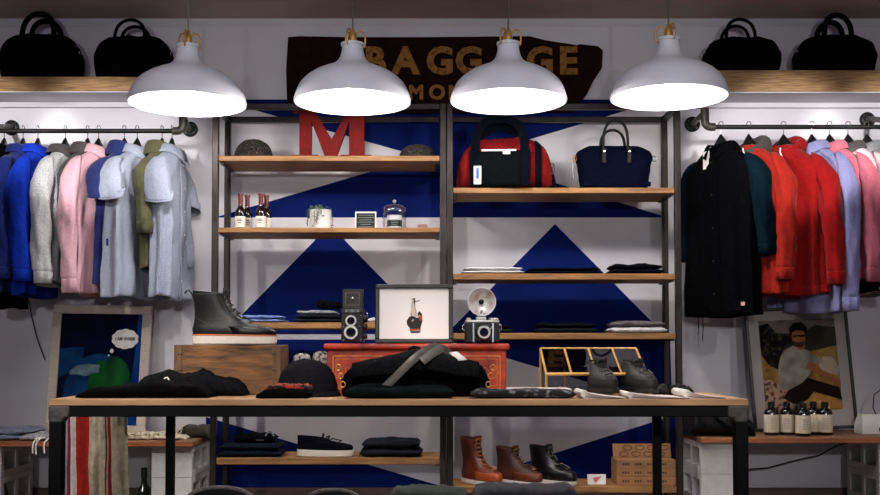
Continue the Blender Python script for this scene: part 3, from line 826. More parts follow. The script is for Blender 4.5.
# ------------------------------------------------------------------ red letter, caps, shelf ornaments
LYY = 5.17
REDL = mat('red_painted_metal_letter', (100, 5, 4), rough=0.7, spec=0.2, var=0.15, scale=30, bump=0.3, bscale=60)
mp = [(292,155),(319,155),(319,151),(311.5,151),(311.5,117),(326,155),(336,155),(349.5,117),(349.5,151),(341,151),(341,155),(372,155),(372,151),
      (364.5,151),(364.5,108),(372,108),(372,104),(350,104),(332,135),(313,104),(292,104),(292,108),(299.5,108),(299.5,151),(292,151)]
c0 = at(332, 155, LYY); s_ = sp(LYY)
o = MB().prism([((x - 332) * s_, (155 - y) * s_) for x, y in mp], -0.02, 0.02).build('letter_sculpture', REDL, None, (c0.x, LYY, S1a + 0.001), smooth=0, bev=0.0015)
tag(o, 'large red slab serif letter M standing on the top shelf of the left rack', 'letter')

def cap(name, label, loc, rx, ry, h, m, bm=None, brim=0.06, rz=0, par=None, cat='cap', group=None, droop=0.0):
    t = thing(name, label, cat, loc, rz, group)
    rows = []
    for i in range(13):
        a = PI / 2 * i / 12
        k = math.cos(a) ** 0.75
        rows.append([(rx * k * math.cos(u) * (1 + 0.03 * nz(u * 2, i * .3, 5)), ry * k * math.sin(u), 0.006 + h * math.sin(a) * (1 + 0.04 * nz(math.cos(u) * 2, math.sin(u) * 2, a))) for u in [2 * PI * j / 32 for j in range(32)]])
    MB().grid(rows, cu=True, cap0=True, cap1=True).build('crown', m, t, smooth=60)
    MB().ell((0, 0, h + 0.006), (0.006, 0.006, 0.004), n=10, m=6).build('top_button', m, t)
    if brim:
        rows = []
        for i in range(7):
            k = i / 6
            rows.append([(rx * 0.96 * math.sin(u), -(ry * 0.9 + brim * k) * math.cos(u * 0.92) - 0.002, 0.014 - 0.012 * k * k * (1 + droop) + 0.010 * (1 - math.cos(u)) * 0) for u in [lerp(-1.25, 1.25, j / 20) for j in range(21)]])
        MB().grid(rows).build('brim', bm or m, t, solid=0.004)
    rows = [[((rx + 0.0015) * math.cos(u), (ry + 0.0015) * math.sin(u), z) for u in [2 * PI * j / 32 for j in range(32)]] for z in (0.004, 0.018)]
    MB().grid(rows, cu=True).build('band', m, t, solid=0.002)
    return t
c_dots = mat('black_cap_with_fine_dots', (96, 82, 74), rough=0.95, col2=(9, 7, 8), scale=190, contrast=(0.60, 0.66), detail=1)
cap('patterned_cap', 'dark speckled cap at the left end of the top left shelf', (ax(251, 5.16), 5.2, S1a + 0.001), 0.096, 0.085, 0.098, c_dots, brim=0.035, rz=0.1)
cap('patterned_cap', 'dark speckled cap to the right of the red letter', (ax(417, 5.16), 5.2, S1a + 0.001), 0.092, 0.085, 0.072, c_dots, brim=0.035, rz=-0.2)

REDCAP = mat('dark_red_foil', (92, 10, 14), rough=0.35, var=0.2)
DBOT = mat('dark_bottle_glass', (26, 8, 8), rough=0.12, var=0.1, coat=0.4)
LBL = mat('cream_label', (222, 216, 206), rough=0.8, var=0.03, scale=40)
INK = mat('dark_ink', (30, 28, 28), rough=0.8)
def sbottle(label, loc):
    t = thing('small_bottle', label, 'bottle', loc, group='small dark red bottles on the left rack')
    MB().lathe([(0, 0), (0.024, 0), (0.0255, 0.003), (0.0255, 0.078), (0.023, 0.094), (0.014, 0.108), (0.0105, 0.118), (0.0105, 0.150), (0, 0.150)], n=24).build('glass_body', DBOT, t)
    MB().lathe([(0.0112, 0.122), (0.0112, 0.168), (0.0135, 0.169), (0.0135, 0.178), (0, 0.179)], n=20).build('capsule', REDCAP, t)
    l = MB().lathe([(0.0260, 0.008), (0.0262, 0.009), (0.0262, 0.062), (0.0260, 0.063)], n=24).build('label', LBL, t)
    for k, (z, w) in enumerate(((0.048, 0.022), (0.040, 0.026), (0.030, 0.016))):
        MB().box((0, -0.0264, z), (w, 0.0012, 0.0035)).build('printed_line', INK, l)
    return t
o = sbottle('leftmost small dark red bottle, in the front of the first pair', (ax(239.5, 5.15), 5.15, S1b + 0.001))
dup(o, (ax(246.2, 5.21), 5.215, S1b + 0.001), 0.2, 'small dark red bottle half hidden behind the leftmost one')
dup(o, (ax(260, 5.15), 5.15, S1b + 0.001), 0, 'small dark red bottle in the front of the second pair')
dup(o, (ax(265.5, 5.21), 5.215, S1b + 0.001), -0.2, 'small dark red bottle at the back of the second pair')

# potted plant
POT = mat('white_ribbed_pot', (206, 204, 202), rough=0.6, var=0.03, bump=0.3, bscale=40)
LEAF = mat('trailing_leaf', (58, 84, 52), rough=0.6, var=0.35, scale=60)
t = thing('potted_plant', 'white pot with a small trailing green plant on the left rack', 'plant', (ax(320, 5.17), 5.17, S1b + 0.001))
prof = [(0, 0), (0.050, 0)] + [(0.0535 + 0.0012 * math.sin(k * PI), 0.003 + 0.0042 * k) for k in range(22)] + [(0.055, 0.097), (0.050, 0.097), (0.049, 0.080), (0, 0.080)]
MB().lathe(prof, n=32).build('pot', POT, t)
MB().lathe([(0, 0.082), (0.0485, 0.081)], n=24).build('soil', mat('potting_soil', (40, 28, 20), rough=1), t)
m = MB(); st = MB(); rnd = random.Random(4)
for s_i in range(17):
    a = rnd.uniform(0, 2 * PI) if s_i > 8 else rnd.choice((PI + rnd.uniform(-.5, .5), -0.1 + rnd.uniform(-.5, .6), -PI / 2 + rnd.uniform(-.5, .3)))
    L = rnd.uniform(0.04, 0.11)
    P = [Vector((0.02 * math.cos(a), 0.02 * math.sin(a), 0.085))]
    for k in range(1, 8):
        q = k / 7
        r_ = 0.02 + 0.042 * min(1, q * 1.6)
        P.append(Vector((r_ * math.cos(a), r_ * math.sin(a), 0.085 + 0.03 * math.sin(min(q * 2, 1) * PI * 0.6) - L * max(0, q - 0.35) * 1.4)) + Vector((rnd.uniform(-.004, .004),) * 3))
    st.tube(P, 0.0012, n=5)
    for p in P[1:]:
        for _ in range(2):
            d = Vector((rnd.uniform(-1, 1), rnd.uniform(-1, 1), rnd.uniform(-.6, .8))).normalized(); w = d.orthogonal().normalized()
            l = rnd.uniform(0.008, 0.015)
            m.add([p, p + d * l * .5 + w * l * .3, p + d * l, p + d * l * .5 - w * l * .3], [(0, 1, 2, 3)])
fo = m.build('foliage', LEAF, t, smooth=0); tag(fo, kind='stuff')
tag(st.build('stems', LEAF, t), kind='stuff')

# little framed board
t = thing('framed_notice', 'small square black board in a white frame beside the plant', 'sign', (ax(365.3, 5.18), 5.18, S1b + 0.001), rot=(R(-6), 0, 0))
w = 0.104; h = 0.092
m = MB()
m.b2((-w / 2, -0.006, 0), (w / 2, 0.006, 0.007)); m.b2((-w / 2, -0.006, h - 0.007), (w / 2, 0.006, h)); m.b2((-w / 2, -0.006, 0.007), (-w / 2 + 0.006, 0.006, h - 0.007)); m.b2((w / 2 - 0.006, -0.006, 0.007), (w / 2, 0.006, h - 0.007))
m.build('frame', WHITE, t)
pn = MB().b2((-w / 2 + 0.005, -0.003, 0.006), (w / 2 - 0.005, 0.004, h - 0.006)).build('board', mat('felt_board', (30, 32, 34), rough=0.9), t)
GREYP = mat('grey_print', (130, 134, 138), rough=0.8)
for k, ww in enumerate((0.07, 0.08, 0.06, 0.076, 0.05, 0.07)):
    MB().box((0, -0.0036, h - 0.018 - k * 0.0115), (ww, 0.001, 0.0022)).build('printed_line', GREYP, pn)

# glass cloche with candle
t = thing('glass_cloche', 'glass bell jar with knob covering a candle on the left rack', 'cloche', (ax(394.3, 5.17), 5.17, S1b + 0.001))
MB().lathe([(0.058, 0.0), (0.059, 0.004), (0.059, 0.095), (0.055, 0.112), (0.040, 0.122), (0.008, 0.126), (0.006, 0.130), (0.011, 0.138), (0.011, 0.146), (0, 0.152)], n=40).build('glass_bell', GLASS, t, smooth=60)
RIMG = mat('glass_edge_highlight', (150, 160, 172), rough=0.1, spec=0.8)
MB().lathe([(0.0585, 0.0), (0.0605, 0.001), (0.0605, 0.004), (0.0585, 0.005)], n=40).build('glass_foot_rim', RIMG, t)
MB().ell((0, 0, 0.141), (0.010, 0.010, 0.009), n=16, m=10).build('knob', RIMG, t)
t = thing('candle', 'white candle in a glass with a black label under the bell jar', 'candle', (ax(394.3, 5.17), 5.17, S1b + 0.0015))
MB().lathe([(0, 0), (0.035, 0), (0.036, 0.003), (0.036, 0.070), (0.034, 0.070), (0.034, 0.064), (0, 0.064)], n=28).build('candle_glass', mat('milky_candle', (206, 210, 214), rough=0.4), t)
l = MB().lathe([(0.0366, 0.014), (0.0366, 0.046)], n=28).build('label', blackcard, t)
for k, ww in enumerate((0.03, 0.036, 0.028)): MB().box((0, -0.0372, 0.04 - k * 0.009), (ww, 0.001, 0.0025)).build('printed_line', GREYP, l)
MB().cyl((0, 0, 0.064), (0, 0, 0.073), 0.001, n=5).build('wick', BLACKP, t)
# small clear stand
t = thing('acrylic_stand', 'tiny clear acrylic card stand with a pale pink card by the post', 'card stand', (ax(423, 5.17), 5.17, S1b + 0.001), rz=-0.3)
MB().b2((-0.036, -0.003, 0.0), (0.036, 0.0, 0.040)).build('clear_panel', GLASS, t)
MB().b2((-0.028, 0.001, 0.002), (0.022, 0.003, 0.028)).build('card', mat('dusty_pink_card', (170, 130, 124)), t)
MB().b2((-0.036, -0.003, 0.0), (0.036, 0.03, 0.002)).build('clear_foot', GLASS, t)
# ------------------------------------------------------------------ folded clothes
def fold(name, label, cat, loc, W, D, H, M, layers=2, rz=0, seed=0, group='folded clothes', rag=0.012, M2=None, crown=0.25, parts=()):
    """a folded garment: 'layers' thick lips one on the other, rounded at the front fold"""
    t = thing(name, label, cat, loc, rz, group)
    for L in range(layers):
        z0 = H * L / layers; h = H / layers
        rows = []
        n = 30
        sh = 1 - 0.06 * L
        ox = rag * nz(seed, L * 3.1, 1); 
        for i in range(n + 1):
            q = lerp(-1, 1, i / n)
            end = max(0.02, 1 - abs(q) ** 9) ** 0.5
            wob = rag * nz(q * 2.2 + seed, L * 2.7, 3)
            row = []
            for k in range(22):
                a = 2 * PI * k / 22
                cy, cz = spw(math.cos(a), .5), spw(math.sin(a), .8)
                x = q * W / 2 * sh + ox + 0.5 * rag * nz(L + seed, a * 1.2, q * 1.5) 
                hump = 1 + crown * (nz(q * 1.8 + seed, L + 0.7, cy * 1.2) * 1.6 + 0.4 * (1 - q * q))
                sag = 0.10 * h * nz(q * 7 + seed, cy * 4, L)
                z = z0 * (1 + crown * 0.6 * (nz(q * 1.8 + seed, L * 0.9, 2) + 0.3)) + h * 0.5 + h * 0.52 * cz * end * hump + sag
                y = (D / 2 * sh + wob) * cy * lerp(0.97, 1, end) 
                row.append((x, y, max(0.0005, z)))
            rows.append(row)
        MB().grid(rows, cu=True, cap0=True, cap1=True).build('folded_layer', (M2 if (M2 and L == layers - 1) else M), t, smooth=65)
    return t
def onshelf(px, Y, z): return (ax(px, Y), Y, z + 0.001)
c_sky = cloth('sky_blue_cotton', (104, 126, 178)); c_denim = cloth('dark_denim', (16, 22, 34), var=0.3, scale=200)
c_gden = cloth('grey_wash_denim', (120, 124, 130), var=0.4, scale=120); c_white = cloth('white_cotton', (196, 196, 198), var=0.05)
c_dknavy = cloth('very_dark_navy', (6, 7, 20)); c_dg = cloth('dark_olive', (26, 34, 24)); c_tgrey = cloth('taupe_grey', (92, 84, 86))
c_char = cloth('charcoal_denim', (26, 28, 34), var=0.3, scale=200); c_lime = cloth('moss_green', (78, 86, 40))
YF = 5.2; s_ = sp(5.1)
fold('folded_shirt', 'folded sky blue shirt behind the large wingtip boot', 'shirt', onshelf(262, YF, S1c), 0.235, 0.24, 0.034, c_sky, 2, seed=1)
fold('folded_jeans', 'folded grey washed jeans stacked behind the twin lens camera', 'jeans', onshelf(319, YF, S1c), 0.215, 0.25, 0.058, c_char, 3, seed=2, M2=c_gden)
fold('folded_scarf', 'crumpled black cloth on top of the grey washed jeans', 'scarf', (ax(329, YF), YF + 0.02, S1c + 0.072), 0.12, 0.13, 0.032, BLACKF, 1, seed=12, crown=0.7)
fold('folded_shirt', 'folded white shirt partly behind the framed hand print', 'shirt', onshelf(376, YF, S1c), 0.07, 0.2, 0.024, c_white, 1, seed=3)
fold('folded_shirt', 'folded white shirt at the left of the middle right shelf', 'shirt', onshelf(492, YF, S2b), 0.305, 0.25, 0.034, c_white, 2, seed=4, crown=0.1)
fold('folded_sweater', 'folded very dark navy sweater in the middle of the middle right shelf', 'sweater', onshelf(562, YF, S2b), 0.37, 0.25, 0.030, c_dknavy, 2, seed=5)
fold('folded_sweater', 'folded dark navy sweater at the right end of the middle right shelf', 'sweater', onshelf(634, YF, S2b), 0.26, 0.25, 0.048, c_dknavy, 2, seed=6)
fold('folded_sweater', 'folded dark green sweater behind the flash camera', 'sweater', onshelf(484, YF, S2c), 0.27, 0.25, 0.040, c_dg, 2, seed=7, M2=BLACKF)
fold('folded_jeans', 'folded dark navy jeans in the middle of the lower right shelf', 'jeans', onshelf(565, YF, S2c), 0.30, 0.25, 0.048, c_denim, 2, seed=8, M2=c_dknavy)
fold('folded_shirt', 'folded white shirt with taupe top at the right of the lower right shelf', 'shirt', onshelf(635, YF, S2c), 0.27, 0.25, 0.056, c_white, 2, seed=9, M2=c_tgrey)
t = fold('folded_jeans', 'folded dark blue jeans with a loose waist at the left of the bottom left shelf', 'jeans', onshelf(254, YF, S1d), 0.31, 0.24, 0.062, c_denim, 2, seed=10, crown=0.2)
o = fold('crumpled_shirt', 'small crumpled black shirt lying on the dark blue jeans', 'shirt', (ax(257, YF), YF, S1d + 0.068), 0.2, 0.14, 0.034, BLACKF, 1, seed=13, crown=0.9)
MB().box((0.03, -0.074, 0.012), (0.04, 0.003, 0.006)).build('sewn_label', CHROME, o)
MB().tube([Vector((0.075 + 0.018 * math.cos(a), -0.06, 0.03 + 0.02 * math.sin(a))) for a in [2 * PI * k / 12 for k in range(9)]], 0.006, n=6).build('grey_loop', c_gden, o)
fold('folded_jeans', 'folded charcoal jeans at the right of the bottom left shelf', 'jeans', onshelf(392, YF, S1d), 0.30, 0.24, 0.078, c_char, 2, seed=11, crown=0.25)

# ------------------------------------------------------------------ shoes
SOLEW = mat('white_wedge_sole', (214, 206, 196), rough=0.6, var=0.05, scale=60)
WELT = mat('tan_welt', (176, 108, 60), rough=0.6)
EYE = mat('dull_eyelet', (120, 112, 100), rough=0.4, metal=0.8)
def ring(xb, xf, hw, z, n=36, dz=0.0, heel=0.82):
    r = []
    for j in range(n):
        a = 2 * PI * j / n
        cx = spw(math.cos(a), .85); cy = spw(math.sin(a), .9)
        x = lerp(xb, xf, 0.5 + 0.5 * cx)
        u = 0.5 + 0.5 * cx
        wv = lerp(heel, 1.0, min(1, max(0, (u - 0.15) / 0.5)))
        r.append(Vector((x, hw * wv * cy, z + dz * (u - 0.5))))
    return r
def shoe(name, label, loc, rz, L, Wd, prof, soleh, upper, sole, welt=None, lace=None, zl=None, cat='boot', nl=6, eye=None, scale=1.0, group=None, tongue=True, cap=None, tab=False, seam=True, lining=None, heelh=0.0, lacew=0.020):
    t = thing(name, label, cat, loc, rz, group); t.scale = (scale,) * 3
    # sole
    rows = [ring(0.004, L - 0.004, Wd * 0.5 * .97, 0.0), ring(-0.002, L + 0.002, Wd * 0.5 * 1.06, 0.004), ring(-0.003, L + 0.006, Wd * 0.5 * 1.07, soleh * 0.8, dz=-0.004), ring(-0.002, L + 0.005, Wd * 0.5 * 1.05, soleh, dz=-0.004)]
    MB().grid(rows, cu=True, cap0=True, cap1=True).build('sole', sole, t)
    if welt:
        rows = [ring(-0.004, L + 0.006, Wd * 0.5 * 1.08, soleh + 0.0005, dz=-0.004), ring(-0.004, L + 0.006, Wd * 0.5 * 1.08, soleh + 0.005, dz=-0.004), ring(0.002, L, Wd * 0.49, soleh + 0.006, dz=-0.004)]
        MB().grid(rows, cu=True, cap0=True, cap1=True).build('welt', welt, t)
    rows = []
    zs = [p[0] for p in prof]
    N = 30
    for i in range(N + 1):
        z = lerp(zs[0], zs[-1], i / N)
        xb, xf, hw = keyed(prof, z)
        rows.append([v + Vector((0, 0, 0.0)) for v in ring(xb, xf, hw, soleh + z, dz=0.012 * (z - zs[0]) / (zs[-1] - zs[0]) * -1)])
    xb, xf, hw = prof[-1][1:]
    top = soleh + zs[-1]
    rows.append(ring(xb + 0.004, xf - 0.004, hw * 0.88, top + 0.001, dz=-0.012))
    rows.append(ring(xb + 0.008, xf - 0.006, hw * 0.8, top - 0.03, dz=-0.012))
    MB().grid(rows, cu=True, cap0=True, cap1=True).build('upper', upper, t, smooth=60)
    if cap:
        zc = cap[0]
        rows = []
        for i in range(8):
            z = lerp(zs[0] + 0.002, zc, i / 7)
            xb, xf, hw = keyed(prof, z)
            r = ring(xb, xf, hw, soleh + z)
            sel = [v for v in r]
            half = [sel[j % 36] for j in range(-9, 10)]
            rows.append([Vector((v.x + 0.003, v.y * 1.035, v.z + 0.001)) if True else v for v in half])
        MB().grid(rows).build('toe_cap', cap[1], t, solid=0.002)
    if tongue:
        z = zs[-1]; xb, xf, hw = keyed(prof, z)
        rows = [[Vector((xf - 0.006 + 0.006 * k, hw * 0.62 * s, soleh + z - 0.03 + 0.045 * k)) for s in (-1, -.5, 0, .5, 1)] for k in (0, .35, .7, 1)]
        MB().grid(rows).build('tongue', upper, t, solid=0.004)
    if tab:
        xb, xf, hw = prof[-1][1:]
        MB().tube([(xb + 0.006, 0, top - 0.03), (xb - 0.004, 0, top - 0.005), (xb - 0.016, 0, top + 0.010), (xb - 0.026, 0, top + 0.004), (xb - 0.030, 0, top - 0.006)], 0.0028, n=8, flat=3.0, up=(1, 0, 0)).build('pull_tab', BLACKP, t)
    if lace:
        z0, z1 = zl
        pts = []
        for k in range(nl):
            z = lerp(z0, z1, k / (nl - 1)); xb, xf, hw = keyed(prof, z)
            w = lacew
            # half width of the upper at this setback
            sb = 0.010
            for s in (-1, 1):
                c = Vector((xf - sb * 0.6 + 0.002, s * w, soleh + z + 0.003))
                if eye: MB().ell(c, (0.0035, 0.003, 0.0035), n=8, m=5).build('eyelet', eye, t)
            a = Vector((xf - sb * 0.5, -w, soleh + z + 0.002)); b = Vector((xf - sb * 0.5, w, soleh + z + 0.006))
            mid = Vector((xf + 0.006, 0, soleh + z + 0.006))
            pts += [a, mid, b] if k % 2 == 0 else [b, mid, a]
        MB().tube(pts, 0.0028, n=6).build('laces', lace, t)
        z = z1; xb, xf, hw = keyed(prof, z)
        for s in (-1, 1):
            MB().tube([Vector((xf + 0.006, 0, soleh + z + 0.008)) + Vector((0.006 * math.sin(a) , s * 0.018 * (1 - math.cos(a)) * .5, 0.010 * math.sin(a) - 0.004 * a)) for a in [k * 2 * PI / 10 for k in range(10)]], 0.0024, n=6).build('bow', lace, t)
    return t
MOC = [(0.0, 0.0, .29, .046), (.02, -.003, .293, .050), (.038, -.002, .286, .049), (.052, .002, .268, .045), (.062, .004, .235, .042), (.078, .006, .192, .040), (.10, .007, .162, .039), (.125, .004, .142, .040), (.15, .0, .130, .042), (.165, -.002, .124, .043)]
TALL = MOC[:-2] + [(.15, .0, .134, .040), (.185, -.006, .124, .043), (.215, -.010, .118, .045)]
LACE_TAN = mat('tan_lace', (176, 120, 66), rough=0.8); LACE_BLK = mat('black_lace', (12, 11, 12), rough=0.8)
L_TAN = mat('oiled_tan_leather', (92, 34, 12), rough=0.45, var=0.35, scale=9, bump=0.4, bscale=90, coat=0.15)
L_TAN2 = mat('bright_tan_toe_leather', (150, 64, 24), rough=0.45, var=0.2, scale=12, bump=0.3, bscale=90)
L_BRN = mat('rough_brown_leather', (62, 26, 12), rough=0.6, var=0.35, scale=12, bump=0.5, bscale=90)
L_BRN2 = mat('brown_toe_leather', (96, 44, 20), rough=0.5, var=0.25, scale=12)
L_BLK = mat('black_oiled_leather', (8, 8, 10), rough=0.36, var=0.3, scale=12, bump=0.35, bscale=90, coat=0.1)
YB2 = 5.16
shoe('work_boot', 'tall tan leather work boot on the bottom right shelf', (ax(463, YB2 + .08), YB2 + .08, S2d + .001), R(-50), .29, .1, TALL, .024, L_TAN, SOLEW, None, LACE_TAN, (.058, .205), nl=8, eye=EYE, cap=(.044, L_TAN2), scale=0.92, group='leather work boots on the bottom right shelf')
shoe('work_boot', 'brown leather work boot between the tall tan boot and the black boot', (ax(497, YB2 + .06), YB2 + .06, S2d + .001), R(-42), .29, .1, MOC, .024, L_BRN, SOLEW, None, mat('brown_lace', (120, 80, 50), rough=.8), (.058, .155), nl=6, eye=EYE, cap=(.044, L_BRN2), scale=0.92, group='leather work boots on the bottom right shelf')
shoe('work_boot', 'black leather work boot beside the small white card', (ax(530, YB2 + .09), YB2 + .09, S2d + .001), R(-43), .29, .1, MOC, .024, L_BLK, SOLEW, None, mat('grey_lace', (96, 92, 88), rough=.8), (.058, .155), nl=6, eye=EYE, cap=(.044, L_BLK), scale=0.94, group='leather work boots on the bottom right shelf')
SLIP = [(0.0, .002, .274, .046), (.012, .0, .276, .047), (.025, .0, .270, .045), (.034, .0, .235, .041), (.042, .0, .19, .038), (.050, .0, .158, .036), (.058, -.001, .142, .034), (.064, -.002, .128, .033)]
SLIPB = cloth('navy_black_canvas', (8, 9, 18))
shoe('sneaker', 'navy black low sneaker with thick white sole on the bottom left shelf', (ax(298, 5.14), 5.14, S1d + .001), R(-3), .276, .098, SLIP, .033, SLIPB, mat('white_rubber', (226, 220, 208), rough=.5, var=.02), None, LACE_BLK, (.038, .056), nl=3, cat='sneaker', scale=0.99)

# logo card and carton boxes
t = thing('logo_card', 'small white card with a red wing mark between black boot and cartons', 'card', (ax(596, 5.12), 5.12, S2d + .001), rot=(R(-8), 0, 0))
MB().b2((-0.045, -0.002, 0), (0.045, 0.002, 0.05)).build('card', WHITE, t, bev=0.004)
RW = mat('red_print', (196, 40, 40), rough=.7)
m = MB()
for k in range(5):
    y0 = 0.034 - k * 0.0052
    m.prism([(-0.020 + k * 0.003, y0 - 0.003), (-0.006, y0 + 0.0005), (0.026 - k * 0.006, y0 + 0.0065 - k * 0.0012), (0.022 - k * 0.006, y0 + 0.0025 - k * 0.001), (-0.006, y0 - 0.0035), (-0.018 + k * 0.003, y0 - 0.0060)], -0.0028, -0.0021)
tag(m.build('wing_mark', RW, t, smooth=0), kind='stuff')
KRAFT = mat('kraft_carton', (150, 106, 70), rough=.85, var=.06, scale=30)
KINK = mat('brown_print', (78, 50, 32), rough=.9)
def carton(label, loc, open_=False, rz=0):
    t = thing('carton_box', label, 'box', loc, rz, 'kraft carton boxes on the bottom right shelf')
    w, d, h = 0.285, 0.17, 0.040
    o = MB().b2((-w / 2, -d / 2, 0), (w / 2, d / 2, h)).build('box_body', KRAFT, t, bev=0.002)
    for x in (-0.10, -0.04, 0.02, 0.08):
        for dx_ in (-0.012, 0, 0.012):
            MB().box((x + dx_, -d / 2 - 0.0006, h * 0.5), (0.008, 0.0008, 0.010)).build('printed_mark', KINK, o)
    if open_:
        M = Matrix.Translation((0, 0.02, h)) @ Matrix.Rotation(R(-20), 4, 'X')
        ld = MB().box((0, 0, 0.036), (w, 0.004, 0.070), M=M).build('open_lid', KRAFT, t)
        for k, x in enumerate((-0.09, -0.03, 0.03, 0.09)):
            for zz in (0.018, 0.05):
                pts = [M @ Vector((x + 0.022 * math.cos(a) + (0.02 if zz > .03 else 0), -0.003, zz + 0.012 * math.sin(a))) for a in [2 * PI * j / 14 for j in range(14)]]
                MB().tube(pts, 0.002, n=5, closed=True).build('printed_mark', KINK, ld)
    return t
zc = S2d + .001
for k, lb in enumerate(('bottom kraft carton of the stack beside the white card', 'middle kraft carton of the stack')):
    carton(lb, (ax(643, 5.16), 5.18, zc + k * 0.041))
carton('topmost kraft carton with its patterned lid standing open', (ax(643, 5.16), 5.18, zc + 0.082), True)
# ------------------------------------------------------------------ things on the display table
TT = TZ + 0.001
def ont(px, Y, dz=0.0): return Vector((ax(px, Y), Y, TT + dz))
c_ink = cloth('ink_black_jersey', (5, 5, 7), var=0.3); c_dark2 = cloth('washed_black', (18, 19, 22), var=0.3, scale=80)
c_btl = cloth('dark_bottle_green', (10, 20, 20)); c_cap = cloth('charcoal_wool_cap', (22, 22, 26), var=0.25, scale=120)
def drape(name, label, cat, loc, W, D, H, M, rz=0, seed=0, group=None, prof=None, extra=None, fine=0.006):
    """one soft crumpled garment lying flat; prof(q) gives its height along the width"""
    t = thing(name, label, cat, loc, rz, group)
    rows = []
    n = 44
    for i in range(n + 1):
        q = lerp(-1, 1, i / n)
        hp = H * (prof(q) if prof else 1)
        end = max(0.03, 1 - abs(q) ** 7) ** 0.5
        row = []
        for k in range(28):
            a = 2 * PI * k / 28
            cy, cz = spw(math.cos(a), .55), spw(math.sin(a), .7)
            h = hp * end * (1 + 0.25 * nz(q * 3 + seed, cy * 2, seed))
            z = h * 0.5 * (1 + cz) + fine * nz(q * 12 + seed, a * 2, 3) * (cz > -.5)
            y = D / 2 * cy * (1 + 0.10 * nz(q * 3, seed, cy)) * (0.9 + 0.1 * end)
            x = q * W / 2 + fine * 1.5 * nz(a * 2, seed, q * 3)
            row.append((x, y, max(0.0004, z)))
        rows.append(row)
    MB().grid(rows, cu=True, cap0=True, cap1=True).build('cloth_body', M, t, smooth=65)
    return t
# black sweater with a white loop at the left end
t = drape('black_sweatshirt', 'flat black sweatshirt at the left end of the table', 'sweatshirt', ont(151, 3.78), 0.46, 0.26, 0.062, c_ink, seed=3, prof=lambda q: 0.45 + 0.55 * min(1, (q + 1) * 0.7) * (1 - 0.5 * max(0, q - 0.3)))
t = drape('rolled_trousers', 'dark grey rolled trousers with a white cord loop behind the flat black sweatshirt', 'trousers', ont(196, 3.92), 0.40, 0.2, 0.085, c_dark2, rz=R(-5), seed=6, prof=lambda q: 1.0 - 0.45 * max(0, q - 0.2))
MB().tube([Vector((-0.075 + 0.010 * math.cos(a), -0.105, 0.052 + 0.015 * math.sin(a))) for a in [2 * PI * k / 14 for k in range(14)]], 0.003, n=6, closed=True).build('cord_loop', WHITE, t)
# wooden crate
cw = 0.395; chh = 0.186
t = thing('wooden_crate', 'old brown wooden crate under the large wingtip boot', 'crate', ont(233, 4.03))
m = 0.014
MB().b2((-cw / 2, -0.11, 0), (cw / 2, -0.11 + m, chh)).build('front_panel', CRATEW, t, bev=0.003)
MB().b2((-cw / 2, 0.11 - m, 0), (cw / 2, 0.11, chh)).build('back_panel', CRATEW, t, bev=0.003)
for sx in (-1, 1): MB().b2((sx * (cw / 2 - m), -0.11 + m, 0), (sx * cw / 2, 0.11 - m, chh)).build('side_panel', CRATEW, t, bev=0.003)
MB().b2((-cw / 2 + m, -0.11 + m, chh - 0.016), (cw / 2 - m, 0.11 - m, chh - 0.004)).build('base_board', CRATEW, t)
CORN = wood('crate_end_wood', (70, 46, 24), (128, 92, 52), stretch=(10, 10, 1.5))
for sx in (-1, 1): MB().b2((sx * (cw / 2) - (0.028 if sx > 0 else 0), -0.1125, 0.002), (sx * (cw / 2) + (0.028 if sx < 0 else 0), -0.1102, chh - 0.002)).build('corner_batten', CORN, t)
for x in (-0.18, -0.17, 0.18, 0.172):
    for z in (0.03, 0.09, 0.15): MB().lathe([(0, 0), (0.003, 0), (0.002, 0.0015), (0, 0.002)], n=8, M=Matrix.Translation((x, -0.1126, z)) @ Matrix.Rotation(PI / 2, 4, 'X')).build('nail', PIPE, t)
# wingtip boot on the crate
WING = [(0.0, .0, .312, .050), (.016, -.002, .314, .053), (.030, -.003, .300, .052), (.040, .002, .262, .048), (.052, .004, .222, .044), (.070, .006, .186, .041), (.095, .006, .158, .040), (.120, .004, .140, .041), (.145, .0, .128, .043), (.166, -.002, .122, .044)]
BRG = mat('black_grain_leather', (18, 19, 21), rough=0.42, var=0.25, scale=30, bump=0.45, bscale=260)
BRG2 = mat('black_smooth_leather', (10, 10, 12), rough=0.34, var=0.2)
bt = shoe('wingtip_boot', 'large black brogue boot with thick white wedge sole and orange welt on the crate', ont(193, 3.97, chh + 0.001), R(-2), .315, .106, WING, .032, BRG, SOLEW, mat('orange_welt', (196, 110, 66), rough=.5), LACE_BLK, (.052, .158), nl=8, eye=EYE, tab=True, cap=(.034, BRG2), lacew=0.022, scale=1.0)
DOT = mat('brogue_perforation', (110, 106, 100), rough=.8)
def side_at(prof, z, x, soleh):   # y of the upper's near side at height z and length x
    xb, xf, hw = keyed(prof, z)
    u = (x - xb) / (xf - xb); c = abs(2 * u - 1) ** (1 / .85); c = min(.999, c)
    return -(hw * lerp(.82, 1, min(1, max(0, (u - .15) / .5))) * (math.sqrt(1 - c * c)) ** .9)
m = MB()
lines = [[(.285 - .03 * k / 6, .020 + .016 * math.sin(k / 12 * PI * 1.3)) for k in range(0)],
         [(lerp(.10, .275, k / 26), .022 + .012 * math.sin(PI * (k / 26) * 1.6) * (1 if k < 17 else .5)) for k in range(27)],
         [(lerp(.015, .085, k / 12), .070 - .035 * (k / 12)) for k in range(13)],
         [(lerp(.108, .150, k / 14), lerp(.150, .066, k / 14)) for k in range(15)],
         [(lerp(.01, .112, k / 16), .158) for k in range(17)]]
for ln in lines:
    for x, z in ln:
        y = side_at(WING, z, x, .032)
        m.ell((x, y - 0.0012, .032 + z), (0.0015, 0.0012, 0.0015), n=6, m=4)
tag(m.build('brogue_perforations', DOT, bt), kind='stuff')

